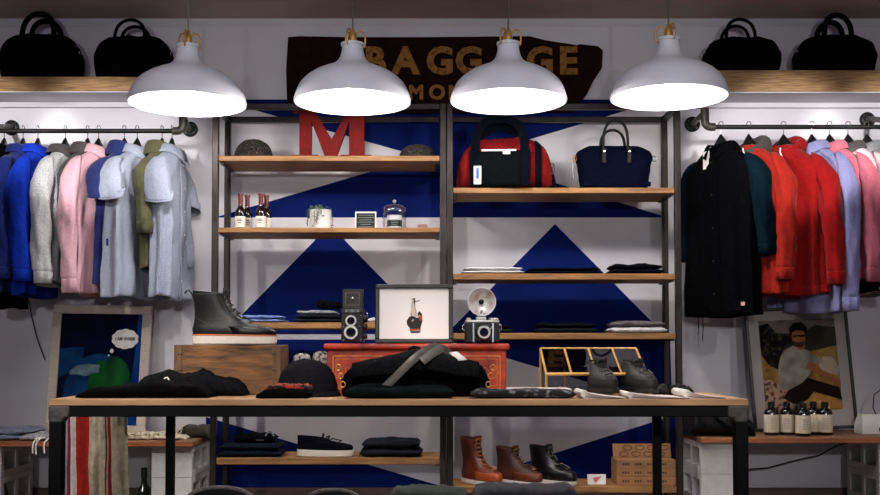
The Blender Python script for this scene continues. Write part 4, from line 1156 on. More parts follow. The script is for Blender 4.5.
# caps beside the crate
cap('wool_cap', 'charcoal cap lying in front of the red chest', ont(308, 3.86, 0.0), 0.115, 0.10, 0.125, c_cap, brim=0.05, rz=0.5)
PLAID = mat('red_black_plaid', (150, 46, 26), rough=.95, col2=(14, 8, 8), scale=60, contrast=(.45, .5), detail=0)
drape('plaid_cap', 'red and black plaid cap flap under the charcoal cap', 'cap', ont(290, 3.70, 0.028), 0.15, 0.085, 0.02, PLAID, rz=R(-4), seed=9)
drape('crumpled_beanie', 'crumpled black beanie under the plaid cap flap', 'beanie', ont(284, 3.68), 0.175, 0.1, 0.030, c_ink, seed=10, fine=0.012)
# box with socks between crate and chest
t = thing('small_wooden_box', 'small pale wooden box behind the charcoal cap', 'box', ont(302, 4.1))
for a, b in (((-0.11, -0.05, 0), (0.11, -0.042, 0.10)), ((-0.11, 0.042, 0), (0.11, 0.05, 0.10)), ((-0.11, -0.042, 0), (-0.102, 0.042, 0.10)), ((0.102, -0.042, 0), (0.11, 0.042, 0.10))):
    MB().b2(a, b).build('side', OAK, t)
SOCK = mat('grey_flecked_knit', (150, 146, 140), rough=.95, col2=(40, 38, 38), scale=70, contrast=(.42, .58), detail=1, bump=.5, bscale=120)
for px, hh, lb in ((302, 0.152, 'grey flecked sock roll standing left in the pale wooden box'), (321.5, 0.16, 'grey flecked sock roll standing right in the pale wooden box')):
    w0 = ont(px, 4.1, 0.002)
    o = MB()
    o.grid([[(0.036 * k * math.cos(u) * (1 + .08 * nz(u * 2, z * 20)), 0.03 * k * math.sin(u), z) for u in [2 * PI * j / 20 for j in range(20)]] for z, k in ((0, .8), (0.01, 1), (0.06, 1), (hh - 0.03, 1.0), (hh - 0.01, .85), (hh, .4))], cu=True, cap0=True, cap1=True)
    tag(o.build('rolled_socks', SOCK, None, w0, smooth=60), lb, 'socks', 'sock rolls in the wooden box')

# red chest
CHX = (ax(323, 3.86), ax(510, 3.86)); CW = CHX[1] - CHX[0]
chest = thing('painted_chest', 'low worn red painted chest carrying the two cameras and the framed hand print', 'chest', ((CHX[0] + CHX[1]) / 2, 3.98, TT))
REDP = mat('worn_red_orange_paint', (184, 50, 16), rough=.5, col2=(112, 22, 8), scale=22, contrast=(.3, .55), bump=.35, bscale=60, detail=6)
GOLDP = mat('faded_gold_line', (196, 124, 56), rough=.6, var=.25, scale=60)
CH = az(343.5, 3.86) - TT
MB().b2((-CW / 2 + 0.013, -0.105, 0), (CW / 2 - 0.013, 0.12, CH - 0.024)).build('body', REDP, chest, bev=0.004)
MB().b2((-CW / 2, -0.12, CH - 0.0235), (CW / 2, 0.13, CH)).build('lid', REDP, chest, bev=0.009, seg=3)
for a, b in ((-CW / 2 + 0.03, -CW / 6 - 0.008), (-CW / 6 + 0.008, CW / 6 - 0.008), (CW / 6 + 0.008, CW / 2 - 0.03)):
    z0, z1 = 0.018, CH - 0.040
    pnl = MB().b2((a, -0.110, z0), (b, -0.1052, z1)).build('front_panel', REDP, chest, bev=0.002)
    for ins, w_ in ((0.004, 0.004), (0.016, 0.002)):
        A, B, C_, D_ = a + ins, b - ins, z0 + ins, z1 - ins
        m = MB()
        m.b2((A, -0.1115, C_), (B, -0.1101, C_ + w_)); m.b2((A, -0.1115, D_ - w_), (B, -0.1101, D_)); m.b2((A, -0.1115, C_ + w_), (A + w_, -0.1101, D_ - w_)); m.b2((B - w_, -0.1115, C_ + w_), (B, -0.1101, D_ - w_))
        m.build('gold_line', GOLDP, pnl)
    for k in range(5):
        cx = lerp(a, b, .5) + (k - 2) * 0.035
        MB().tube([(cx + 0.011 * math.cos(t_) * (1 + .3 * math.cos(3 * t_)), -0.1106, (z0 + z1) / 2 + 0.018 * math.sin(t_)) for t_ in [2 * PI * j / 16 for j in range(16)]], 0.0012, n=5, closed=True).build('painted_scroll', GOLDP, pnl)
CT = TT + CH + 0.001

# twin lens camera
CAMB = mat('camera_leatherette', (16, 15, 15), rough=.6, var=.3, scale=300, bump=.4, bscale=400)
CAMM = mat('worn_black_metal', (34, 32, 30), rough=.4, metal=.5, var=.3, scale=50)
LENS = mat('lens_glass', (8, 12, 34), rough=.05, coat=1.0)
YC = 3.93; s_ = sp(YC)
t = thing('twin_lens_camera', 'old black twin lens camera with its hood open, left of the framed hand print', 'camera', (ax(353, YC), YC, CT))
w = 0.082; h = 0.112; d = 0.075
MB().b2((-w / 2, -d / 2, 0.004), (w / 2, d / 2, h)).build('body', CAMB, t, bev=0.004)
MB().b2((-w / 2 - 0.001, -d / 2 - 0.001, h), (w / 2 + 0.001, d / 2, h + 0.016)).build('hood_base', CAMM, t, bev=0.002)
lb = MB().b2((-0.026, -d / 2 - 0.0022, h + 0.003), (0.026, -d / 2 - 0.001, h + 0.013)).build('name_plate', GREYP, t)
for x in (-0.012, 0.012): MB().box((x, -d / 2 - 0.0026, h + 0.008), (0.012, 0.0008, 0.005)).build('plate_mark', BLACKP, lb)
z0, z1 = h + 0.016, 0.201
hp = MB(); hp.b2((-0.036, -d / 2 + 0.006, z0), (-0.034, d / 2 - 0.006, z1 - 0.006)); hp.build('hood_side', CAMM, t)
MB().b2((0.034, -d / 2 + 0.006, z0), (0.036, d / 2 - 0.006, z1 - 0.006)).build('hood_side', CAMM, t)
hf = MB().b2((-0.034, -d / 2 + 0.004, z0), (0.034, -d / 2 + 0.006, z1)).build('hood_front', CAMM, t)
MB().b2((-0.037, d / 2 - 0.006, z0), (0.037, d / 2 - 0.004, z1 + 0.004)).build('hood_back', CAMM, t)
m = MB(); zz0, zz1 = z0 + 0.012, z1 - 0.012
m.b2((-0.027, -d / 2 + 0.0025, zz0), (0.027, -d / 2 + 0.0038, zz0 + 0.003)); m.b2((-0.027, -d / 2 + 0.0025, zz1 - 0.003), (0.027, -d / 2 + 0.0038, zz1)); m.b2((-0.027, -d / 2 + 0.0025, zz0), (-0.024, -d / 2 + 0.0038, zz1)); m.b2((0.024, -d / 2 + 0.0025, zz0), (0.027, -d / 2 + 0.0038, zz1))
m.build('hood_frame_line', PIPEG, hf)
MB().lathe([(0, 0.0015), (0.007, 0.001), (0.008, 0)], n=18, M=Matrix.Translation((0, -d / 2 + 0.0038, (z0 + z1) / 2)) @ Matrix.Rotation(PI / 2, 4, 'X')).build('emblem', CHROME, hf)
def lens(par, c, r, name='lens', deep=0.012, fm=CHROME):
    M = Matrix.Translation(c) @ Matrix.Rotation(PI / 2, 4, 'X')
    o = MB().lathe([(r, 0), (r, deep), (r * .93, deep + .002), (r * .72, deep + .002), (r * .68, deep - .002)], n=32, M=M).build(name, fm, par)
    MB().lathe([(r * .69, deep - .002), (r * .62, deep - .002), (r * .58, deep - .005)], n=32, M=M).build('inner_ring', BLACKP, o)
    MB().lathe([(r * .6, deep - .006), (r * .4, deep - .003), (0, deep - .001)], n=28, M=M).build('lens_glass', LENS, o)
    return o
RNG = mat('silver_lens_ring', (190, 190, 188), rough=.35, metal=.5, var=.08)
lens(t, (-0.004, -d / 2 - 0.0005, 0.083), 0.021, fm=RNG)
lens(t, (-0.004, -d / 2 - 0.0005, 0.040), 0.026, fm=RNG)
for x, z in ((-0.033, 0.060), (0.027, 0.061), (-0.032, 0.012), (0.032, 0.012), (0.033, 0.1)):
    MB().lathe([(0, 0), (0.004, 0), (0.004, 0.004), (0, 0.005)], n=12, M=Matrix.Translation((x, -d / 2, z)) @ Matrix.Rotation(PI / 2, 4, 'X')).build('dial', CHROME, t)
for z, r_ in ((0.090, 0.013), (0.060, 0.015), (0.025, 0.009)):
    MB().lathe([(0, 0), (r_, 0), (r_, 0.010), (r_ * .8, 0.013), (0, 0.013)], n=20, M=Matrix.Translation((w / 2, -0.008, z)) @ Matrix.Rotation(PI / 2, 4, 'Y')).build('knob', CAMM, t)
MB().tube([(w / 2 + 0.012, -0.008, 0.09), (w / 2 + 0.014, -0.02, 0.102), (w / 2 + 0.013, -0.026, 0.112)], 0.002, n=6).build('crank', CHROME, t)

# framed hand print
YP = 3.93; fx0, fx1 = ax(375, YP), ax(453, YP); fw = fx1 - fx0; fh = az(284, YP) - CT
t = thing('picture_frame', 'black framed print of a dark hand with crossed fingers on the red chest', 'picture', ((fx0 + fx1) / 2, YP, CT), rot=(R(-5), 0, 0))
FRB = mat('black_wood_frame', (20, 18, 18), rough=.4, var=.2); b_ = 0.016
MB().b2((-fw / 2, -0.012, 0), (fw / 2, 0.008, b_)).build('frame_rail', FRB, t, bev=0.003)
MB().b2((-fw / 2, -0.012, fh - b_), (fw / 2, 0.008, fh)).build('frame_rail', FRB, t, bev=0.003)
for sx in (-1, 1): MB().b2((sx * (fw / 2 - b_), -0.012, b_), (sx * fw / 2, 0.008, fh - b_)).build('frame_rail', FRB, t, bev=0.003)
pr = MB().b2((-fw / 2 + b_, -0.002, b_), (fw / 2 - b_, 0.006, fh - b_)).build('print_paper', mat('print_paper', (252, 248, 246), rough=.6, var=.01), t)
# the hand, flat ink shapes on the paper; px coordinates of the picture
def hp_(pts): return [((x - 414) * sp(YP), fh * (343.5 - y) / 59.5) for x, y in pts]
HINK = mat('hand_ink', (44, 38, 38), rough=.8, var=.3, scale=120); SKIN = mat('pale_ink', (214, 200, 190), rough=.8); CUFR = mat('rust_ink', (176, 84, 60), rough=.8)
MB().prism(hp_([(409, 317), (406.5, 321), (407, 325), (409.5, 328), (411, 330), (420, 330), (421, 326), (422.5, 321), (422, 314), (419.5, 311), (417, 314), (414, 313), (411, 316)]), -0.0028, -0.0021).build('hand_palm', HINK, pr, smooth=0)
MB().prism(hp_([(410.5, 315), (411, 307), (412.5, 298), (415, 298), (415, 306), (416.5, 314), (413.5, 318)]), -0.0034, -0.0028).build('hand_finger', HINK, pr, smooth=0)
MB().prism(hp_([(411.5, 316), (410.7, 310), (412, 303), (411, 298.5), (413, 297.8), (414.5, 305), (415.5, 312), (415.5, 317)]), -0.0040, -0.0034).build('hand_finger', SKIN, pr, smooth=0)
for k, (x, y) in enumerate(((417, 314), (419.3, 313.5), (421, 316.5))):
    MB().prism(hp_([(x - 1.4, y + 4), (x - 1.4, y), (x, y - 1.6), (x + 1.3, y), (x + 1.2, y + 4)]), -0.0044 - k * 0.0004, -0.0028).build('hand_finger', (SKIN, HINK, CUFR)[k], pr, smooth=0)
m = MB()
for k in range(7):
    x, y = 410.5 + (k * 37 % 10), 307 + (k * 23 % 14)
    m.prism(hp_([(x, y), (x + 1.6, y + .8), (x + .6, y + 2.2)]), -0.0056, -0.0050)
tag(m.build('tattoo_marks', SKIN, pr, smooth=0), kind='stuff')
MB().prism(hp_([(409.5, 329), (421, 329), (420.5, 330.6), (410, 330.8)]), -0.0036, -0.0028).build('cuff_line', CUFR, pr, smooth=0)
MB().prism(hp_([(410, 331.4), (420.5, 331.2), (419.8, 333), (411, 333.2)]), -0.0036, -0.0028).build('cuff_line', HINK, pr, smooth=0)
MB().prism(hp_([(412, 302), (420, 299.8), (420, 300.3), (412, 302.6)]), -0.0046, -0.0040).build('needle_line', HINK, pr, smooth=0)
MB().b2((-fw / 2 + b_, -0.0075, b_), (fw / 2 - b_, -0.007, fh - b_)).build('glazing', glassy('picture_glass', gloss=.01, edge=.06), t)

# flash camera
YK = 3.90
t = thing('flash_camera', 'old black and chrome camera with a round flash reflector above, right of the framed print', 'camera', (ax(482, YK), YK, CT), rz=R(4))
w = 0.128; h = 0.076; d = 0.045
m = MB(); m.b2((-w / 2, -d / 2, 0.002), (w / 2, d / 2, h)); m.build('body', CAMB, t, bev=0.006, seg=3)
MB().b2((-w / 2 + 0.002, -d / 2 - 0.001, h), (w / 2 - 0.002, d / 2 + 0.001, h + 0.010)).build('top_plate', RNG, t, bev=0.003)
MB().b2((-0.022, -0.014, h + 0.010), (0.014, 0.014, h + 0.022)).build('viewfinder', RNG, t, bev=0.002)
for x in (-0.05, 0.034, 0.052): MB().lathe([(0.009, 0), (0.009, 0.006), (0.007, 0.008), (0, 0.008)], c=(x, 0, h + 0.010), n=18).build('knob', RNG, t)
for x in (-0.034, 0.038): MB().b2((x - 0.003, -d / 2 - 0.003, 0.004), (x + 0.003, -d / 2, h - 0.001)).build('chrome_strip', CHROME, t)
M = Matrix.Translation((0.002, -d / 2, 0.040)) @ Matrix.Rotation(PI / 2, 4, 'X')
MB().b2((-0.030, -d / 2 - 0.006, 0.012), (0.034, -d / 2, 0.070)).build('lens_board', CAMM, t, bev=0.002)
MB().lathe([(0.030, 0.004), (0.027, 0.010), (0.029, 0.014), (0.026, 0.020), (0.024, 0.022)], n=28, M=M).build('bellows', BLACKP, t)
lens(t, (0.002, -d / 2 - 0.018, 0.040), 0.024, fm=RNG)
for a in (0.5, 2.6, 4.2): MB().cyl((0.002 + 0.024 * math.cos(a), -d / 2 - 0.022, 0.04 + 0.024 * math.sin(a)), (0.002 + 0.036 * math.cos(a), -d / 2 - 0.022, 0.04 + 0.036 * math.sin(a)), 0.0025, n=8).build('lever', CHROME, t)
for sx in (-1, 1): MB().tube([(sx * w / 2, 0, h - 0.004), (sx * (w / 2 + 0.008), 0, h - 0.01), (sx * (w / 2 + 0.008), 0, h - 0.024), (sx * w / 2, 0, h - 0.03)], 0.0018, n=6).build('strap_lug', CHROME, t)
# flash: bracket, dish, bulb
DX, DZ = -0.002, 0.154
fl_ = MB().tube([(-0.008, 0.0, h + 0.018), (-0.004, 0.002, h + 0.034), (0.0, 0.006, DZ - 0.03)], 0.006, n=10).build('flash_bracket', CHROME, t)
for x, z in ((-0.012, h + 0.027), (0.008, h + 0.030)): MB().ell((x, -0.004, z), (0.007, 0.006, 0.006), n=12, m=8).build('bracket_screw', CHROME, fl_)
MD = Matrix.Translation((DX, 0.012, DZ)) @ Matrix.Rotation(PI / 2, 4, 'X')
DISH = mat('mottled_reflector', (226, 222, 222), rough=.35, metal=.25, col2=(176, 140, 126), scale=24, contrast=(.3, .5))
MB().lathe([(0.006, 0.0), (0.022, 0.002), (0.038, 0.009), (0.047, 0.018), (0.051, 0.026), (0.053, 0.026), (0.053, 0.024), (0.049, 0.016), (0.038, 0.006), (0.006, -0.004)], n=44, M=MD).build('flash_reflector', DISH, t)
MB().lathe([(0.009, -0.004), (0.009, 0.006), (0.010, 0.010), (0, 0.014)], n=18, M=MD).build('bulb_socket', CAMM, t)
MB().lathe([(0.0, -0.03), (0.012, -0.03), (0.014, -0.02), (0.012, -0.002), (0, 0)], n=18, M=MD).build('flash_housing', CHROME, t)

# messenger bag
t = thing('messenger_bag', 'black messenger bag with grey leather strap and white tag before the red chest', 'bag', ont(416, 3.79))
W = 0.525; H = az(349.5, 3.79) - TT; D = 0.12
rows = []
n = 40
for i in range(n + 1):
    q = lerp(-1, 1, i / n)
    end = max(0.05, 1 - abs(q) ** 10) ** 0.5
    zt = H * keyed([(-1, 0.62), (-0.75, 0.70), (-0.2, 0.92), (0.02, 1.0), (0.25, 0.97), (0.6, 0.84), (0.9, 0.72), (1, 0.6)], q)[0] * (1 + .04 * nz(q * 5, 2))
    row = []
    for k in range(28):
        a = 2 * PI * k / 28
        cy, cz = spw(math.cos(a), .6), spw(math.sin(a), .7)
        row.append((q * W / 2 + .004 * nz(a * 2, q), D / 2 * cy * (0.85 + .15 * end) + .004 * nz(q * 6, a * 2) - 0.010 * cz, zt * 0.5 * (1 + cz * end) if cz > 0 else zt * 0.5 * (1 + cz)))
    rows.append(row)
mb_ = MB(); mb_.grid(rows, cu=True, cap0=True, cap1=True); mb_.build('body', c_ink, t, smooth=60)
# flap hanging over the front
rows = []
for j in range(9):
    v = j / 8
    rows.append([(q * W / 2 * 0.86, -D / 2 * (0.25 + 0.95 * min(1, v * 1.8)) - 0.012, H * keyed([(-1, 0.70), (-0.2, 0.92), (0.02, 1.0), (0.25, 0.97), (0.6, 0.84), (1, 0.72)], q)[0] * (1.01 - 0.03 * v - 0.60 * max(0, v - 0.3) ** 1.0) + .003 * nz(q * 8, v * 3)) for q in [lerp(-1, 1, i / 24) for i in range(25)]])
MB().grid(rows).build('flap', c_dark2, t, solid=0.004, smooth=60)
GLE = mat('grey_leather_strap', (70, 66, 62), rough=.42, var=.2, scale=40, bump=.2, bscale=150)
s3 = 3.79
def mp_(px, py, y): return Vector((ax(px, s3) - t.location.x, y, az(py, s3) - TT))
strap([mp_(386, 387, -0.108), mp_(398, 375, -0.106), mp_(410, 363, -0.103), mp_(419, 355, -0.088), mp_(428, 349, -0.055), mp_(436, 346, -0.015), mp_(444, 349, 0.02), mp_(452, 355, 0.03)], 0.030, 0.003, GLE, 'leather_strap', t, up=(0.3, -1, 0.4))
strap([mp_(422, 361, -0.100), mp_(433, 353, -0.080), mp_(442, 348, -0.045)], 0.034, 0.0035, GLE, 'strap_pad', t, up=(0.3, -1, 0.6))
tg = MB().grid([[mp_(449, 352.5, -0.036), mp_(457, 351.5, -0.036)], [mp_(457, 360.5, -0.070), mp_(467, 359.5, -0.070)]]).build('white_tag', WHITE, t, solid=0.001)
MB().tube([mp_(408, 349.5, -0.01), mp_(414, 347, -0.01), mp_(420, 348.5, -0.01)], 0.006, n=8).build('carry_loop', c_dark2, t)
for sx in (-1, 1):
    for k in range(3):
        MB().tube([Vector((sx * (W / 2 - 0.004 + 0.008 * k) + 0.009 * math.cos(a), -0.055, 0.045 + 0.030 * k + 0.010 * math.sin(a))) for a in [2 * PI * j / 12 for j in range(12)]], 0.0022, n=6, closed=True).build('buckle_ring', BRASS, t)

fold('folded_trousers', 'folded dark bottle green trousers in front of the messenger bag', 'trousers', ont(399, 3.685), 0.375, 0.13, 0.040, c_btl, 1, seed=21, crown=0.35)
SHIB = mat('dark_patterned_cloth', (110, 112, 122), rough=.95, col2=(14, 15, 22), scale=34, contrast=(.56, .66), detail=2, bump=.4, bscale=30)
fold('rolled_scarf', 'rolled charcoal scarf with pale grey pattern on the table', 'scarf', ont(522.5, 3.68), 0.365, 0.10, 0.030, SHIB, 1, seed=22, crown=0.2)
PAPER = mat('magazine_paper', (214, 200, 196), rough=.75, var=.04)
PINKP = mat('pink_edge_paper', (206, 156, 148), rough=.8)
def magazine(label, px, Y, W_, D_, H_, rz, seed):
    t = thing('magazine', label, 'magazine', ont(px, Y), rz, 'open magazines on the right of the table')
    rows = []
    for i in range(15):
        q = i / 14
        z = H_ * (math.exp(-q * 5) * 0.55 + 0.42 * (1 - q) + 0.12) * (1 if q > .03 else .8)
        rows.append([(W_ * (q - .5), y, zz) for y, zz in ((-D_ / 2, 0), (-D_ / 2 - .001, z), (D_ / 2, z), (D_ / 2, 0))])
    MB().grid(rows, cu=True, cap0=True, cap1=True).build('page_block', PAPER, t, smooth=40)
    for k in range(3):
        MB().tube([(W_ * (q - .5), -D_ / 2 - .002, (H_ * (math.exp(-q * 5) * 0.55 + 0.42 * (1 - q) + 0.12)) * (0.3 + .25 * k)) for q in [lerp(.04, .96, i / 10) for i in range(11)]], 0.0008, n=4).build('page_edge', (INK, PINKP, GREYP)[k], t)
    MB().tube([(-W_ * .5 + 0.004, y, H_ * 0.6) for y in (-D_ / 2 - 0.001, D_ / 2)], H_ * 0.45, n=12).build('rolled_spine', mat('white_paper', (226, 222, 218), rough=.6), t)
    return t
magazine('open magazine under the toe of the left black boot', 600, 3.70, 0.145, 0.19, 0.028, 0, 1)
magazine('open magazine below the right black boot', 654.5, 3.70, 0.215, 0.19, 0.022, 0, 2)
magazine('open magazine nearest the right end of the table', 699, 3.71, 0.14, 0.18, 0.030, 0, 3)
t = thing('paper_stack', 'flat stack of pale papers behind the patterned scarf', 'papers', ont(537, 3.84))
for k in range(4): MB().b2((-0.125 + .004 * k, -0.08, 0.007 * k), (0.125 - .003 * k, 0.08, 0.007 * k + 0.0065)).build('paper_sheet', PAPER if k % 2 else PINKP, t)

# brass and glass display case
ZB = az(348.5, 4.12); 
t = thing('display_case', 'slanted glass display case with brass edges behind the two black boots', 'display case', (0, 0, 0))
BRL = mat('brass_edge', (206, 160, 92), rough=.4, metal=.35, var=.1)
Yb, Yf = 4.12, 3.90
zt, zf = ZB, az(374, Yf)
x0, x1 = ax(540.5, Yb), ax(636, Yb)
fx0_, fx1_ = ax(548, Yf), ax(649, Yf)
fx0_, fx1_ = x0, x1
t.location = ((x0 + x1) / 2, (Yb + Yf) / 2, TT)
O = t.location
def bar(a, b, nm='brass_edge', r=0.0045): return MB().tube([Vector(a) - O, Vector(b) - O], r, n=4).build(nm, BRL, t)
XS = [lerp(x0, x1, k / 4) for k in range(5)]
bar((x0, Yb, zt), (x1, Yb, zt)); bar((x0, Yf, zf), (x1, Yf, zf), r=0.006); bar((x0, Yf, TT + .004), (x1, Yf, TT + .004)); bar((x0, Yb, TT + .004), (x1, Yb, TT + .004))
for x in XS: bar((x, Yb, zt), (x, Yf, zf), 'slanted_bar'); bar((x, Yb, TT + .004), (x, Yb, zt), 'upright_bar')
for x in (x0, XS[2], x1): bar((x, Yf, TT + .004), (x, Yf, zf), 'front_bar')
for x in (x0, x1): bar((x, Yb, TT + .004), (x, Yf, TT + .004), 'base_bar')
GL2 = glassy('case_glass', (196, 200, 208), gloss=.05)
for a, b in zip(XS, XS[1:]):
    MB().grid([[Vector((a + .004, Yb, zt)) - O, Vector((b - .004, Yb, zt)) - O], [Vector((a + .004, Yf, zf)) - O, Vector((b - .004, Yf, zf)) - O]]).build('glass_pane', GL2, t, solid=0.002, smooth=0)
    MB().grid([[Vector((a + .004, Yb, zt)) - O, Vector((b - .004, Yb, zt)) - O], [Vector((a + .004, Yb, TT + .008)) - O, Vector((b - .004, Yb, TT + .008)) - O]]).build('back_pane', GL2, t, solid=0.002, smooth=0)
MB().b2(Vector((x0, Yf, TT)) - O, Vector((x1, Yb, TT + .003)) - O).build('base_tray', mat('dark_tray', (26, 26, 34), rough=.6), t)
rr = random.Random(3)
for k, x in enumerate((0.16, 0.34, 0.5, 0.66, 0.84)):
    c_ = Vector((lerp(x0, x1, x), Yf + 0.06 + .02 * (k % 2), TT + 0.003))
    o = thing('ring_trinket', ('small chrome ring and stone, %s in the glass case' % ('far left', 'second from the left', 'in the middle', 'fourth from the left', 'far right')[k]), 'jewellery', c_, group='small trinkets in the display case')
    MB().tube([(0.012 * math.cos(a), 0, 0.013 + 0.012 * math.sin(a)) for a in [2 * PI * j / 16 for j in range(16)]], 0.0018, n=6, closed=True).build('band', CHROME if k % 2 else BRASS, o)
    MB().ell((0, 0, 0.028), (0.006, 0.005, 0.005), n=10, m=6).build('stone', CHROME, o)

# two black boots on the table, toes to the viewer
LOWB = [(0.0, .0, .285, .050), (.015, -.002, .287, .053), (.035, -.001, .280, .051), (.050, .002, .255, .047), (.062, .004, .215, .042), (.075, .004, .178, .040), (.090, .002, .148, .041), (.102, .0, .134, .042)]
BKN = mat('black_suede', (9, 9, 10), rough=.7, var=.3, scale=40, bump=.4, bscale=120); BSO = mat('black_rubber', (14, 14, 15), rough=.55)
shoe('chukka_boot', 'left black lace up boot of the pair on the table near the glass case', ont(592, 4.0, 0.012), R(-83), .29, .108, LOWB, .022, BKN, BSO, None, mat('waxed_black_lace', (40, 40, 42), rough=.5), (.05, .10), nl=5, eye=PIPEG, group='pair of black boots on the table', lacew=.016, scale=.9)
shoe('chukka_boot', 'right black lace up boot of the pair on the table near the glass case', ont(625, 4.0, 0.012), R(-78), .29, .108, LOWB, .022, BKN, BSO, None, mat('waxed_black_lace', (40, 40, 42), rough=.5), (.05, .10), nl=5, eye=PIPEG, group='pair of black boots on the table', lacew=.016, scale=.9)
drape('leather_glove', 'crumpled black leather glove lying right of the boots', 'glove', ont(672, 3.86), 0.13, 0.10, 0.036, BL, seed=31, fine=0.014)

# striped blanket hanging from the back rail of the table
STR = [(0, .02, 1), (.02, .045, 3), (.045, .065, 0), (.065, .08, 3), (.08, .10, 0), (.10, .115, 3), (.115, .135, 0), (.135, .15, 3)]
def blanket():
    t = thing('striped_blanket', 'cream and red striped blanket hanging behind the left table leg', 'blanket', (ax(94, 4.25), 4.25, 0))
    Wb = ax(129, 4.25) - ax(57, 4.25)
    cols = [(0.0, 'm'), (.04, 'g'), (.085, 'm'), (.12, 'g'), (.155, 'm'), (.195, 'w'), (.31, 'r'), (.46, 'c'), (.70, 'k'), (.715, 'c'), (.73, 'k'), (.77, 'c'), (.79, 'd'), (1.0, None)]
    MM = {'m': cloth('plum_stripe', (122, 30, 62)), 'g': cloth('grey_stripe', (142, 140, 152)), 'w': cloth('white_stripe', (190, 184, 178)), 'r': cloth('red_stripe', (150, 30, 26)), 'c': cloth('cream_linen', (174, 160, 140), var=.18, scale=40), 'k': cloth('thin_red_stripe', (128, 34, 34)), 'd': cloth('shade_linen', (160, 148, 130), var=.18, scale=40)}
    ztop = TT - 0.052
    us = []
    for (a, c), (b, _) in zip(cols, cols[1:]):
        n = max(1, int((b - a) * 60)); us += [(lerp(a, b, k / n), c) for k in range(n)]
    us.append((1.0, us[-1][1]))
    V = []
    nv = 26
    for j in range(nv + 1):
        v = j / nv; z = lerp(ztop, 0.16, v)
        V.append([(-Wb / 2 + Wb * u * lerp(.97, 1.02, v) + .006 * nz(u * 4, v * 3), 0.016 * math.sin(u * 34 + 2 * nz(u * 3, v * 2)) * lerp(.5, 1, v) + .012 * nz(u * 5, v * 4) - 0.01, z) for u, _ in us])
    keys = list(MM)
    m = MB()
    n = len(us)
    vs = [p for r in V for p in r]
    o = len(m.v); m.v += [Vector(p) for p in vs]
    for j in range(nv):
        for i in range(n - 1):
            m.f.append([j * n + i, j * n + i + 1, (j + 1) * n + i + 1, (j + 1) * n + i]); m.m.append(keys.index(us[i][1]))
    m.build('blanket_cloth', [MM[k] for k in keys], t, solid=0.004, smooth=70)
    return t
blanket()

# goods on the low table at the bottom edge
def onl(px, Y, dz=0): return Vector((ax(px, Y), Y, LZ + 0.001 + dz))
RIMM = mat('pale_piping', (128, 112, 112), rough=.5, var=.4, scale=60)
for px, wpx, dy, lb in ((222, 74, 487.5, 'dark rounded pouch with pale edge, left one at the bottom of the photo'), (334, 62, 490, 'dark rounded pouch with pale edge, right one at the bottom of the photo')):
    Yq = 2.9; w_ = wpx * sp(Yq); hh = az(dy, Yq) - LZ
    t = thing('leather_pouch', lb, 'pouch', onl(px, Yq), group='dark pouches on the low table')
    MB().ell((0, 0, hh * .5), (w_ / 2, 0.05, hh * .5), n=36, m=16, e=.8).build('body', BL, t)
    MB().tube([(w_ / 2 * 1.0 * spw(math.cos(a), .8), -0.052 * 0.2, hh * .5 + hh * .5 * math.sin(a)) for a in [PI * k / 24 for k in range(25)]], 0.006, n=8).build('piping', RIMM, t)
fold('folded_sweater', 'folded sage green sweater at the bottom centre of the photo', 'sweater', onl(428, 2.95), 0.235, 0.2, az(488.5, 2.95) - LZ, cloth('sage_green', (62, 72, 60)), 2, seed=41, crown=0.08)
fold('folded_sweater', 'folded dark grey sweater at the bottom edge below the work boots', 'sweater', onl(524, 2.95), 0.305, 0.2, az(486, 2.95) - LZ, cloth('slate_grey', (66, 66, 72)), 2, seed=42, crown=0.12)
# ------------------------------------------------------------------ low benches on white blocks along the wall
BF, BBK = 4.95, 5.46
BZL = az(441.5, BF); BZR = az(438, BF); BTH = 0.024
BOARD = wood('weathered_bench_board', (96, 62, 42), (158, 112, 80), stretch=(1.5, 16, 16))
def bench(label, x0, x1, z):
    t = thing('bench_board', label, 'bench', ((x0 + x1) / 2, (BF + BBK) / 2, z - BTH))
    w, d = (x1 - x0) / 2, (BBK - BF) / 2
    MB().b2((-w, -d, 0), (w, d, BTH)).build('board', BOARD, t, bev=0.002)
    tag(MB().b2((-w, -d - 0.004, 0.001), (w, -d - 0.0002, BTH - 0.001)).build('front_edge', REDWOOD, t, bev=0.001), 'reddish brown front edge')
bench('reddish brown low bench board along the wall below the left rail', -3.2, ax(193.5, BF), BZL)
bench('reddish brown low bench board along the wall below the right rail', ax(700, BF), 3.2, BZR)
BH = 0.137
def block(label, x, z, h, first=[None]):
    if first[0] is None:
        t = thing('concrete_block', label, 'block', (x, 5.205, z), group='white concrete blocks carrying the benches')
        w, d = 0.095, 0.195
        hh = BH
        # shell with two hollows running sideways
        m = MB()
        ys = [(-d, -d + 0.035), (-0.018, 0.018), (d - 0.035, d)]
        m.b2((-w, -d, 0), (w, d, 0.030)); m.b2((-w, -d, hh - 0.030), (w, d, hh))
        for a, b in ys: m.b2((-w, a, 0.030), (w, b, hh - 0.030))
        m.build('block_body', BLOCK, t, smooth=0)
        first[0] = t
        return t
    return dup(first[0], (x, 5.205, z), 0, label)
def stack(xc, ztop, n, what):
    for k in range(n):
        z = ztop - (k + 1) * BH - 0.002 * (k + 1) + 0.001
        if z < 0.0: z = 0.0
        nm = ('topmost', 'second', 'third', 'fourth')[k]
        block('%s white concrete block %s' % (nm, what), xc, z, BH)
BHL = (BZL - BTH) / 3; 
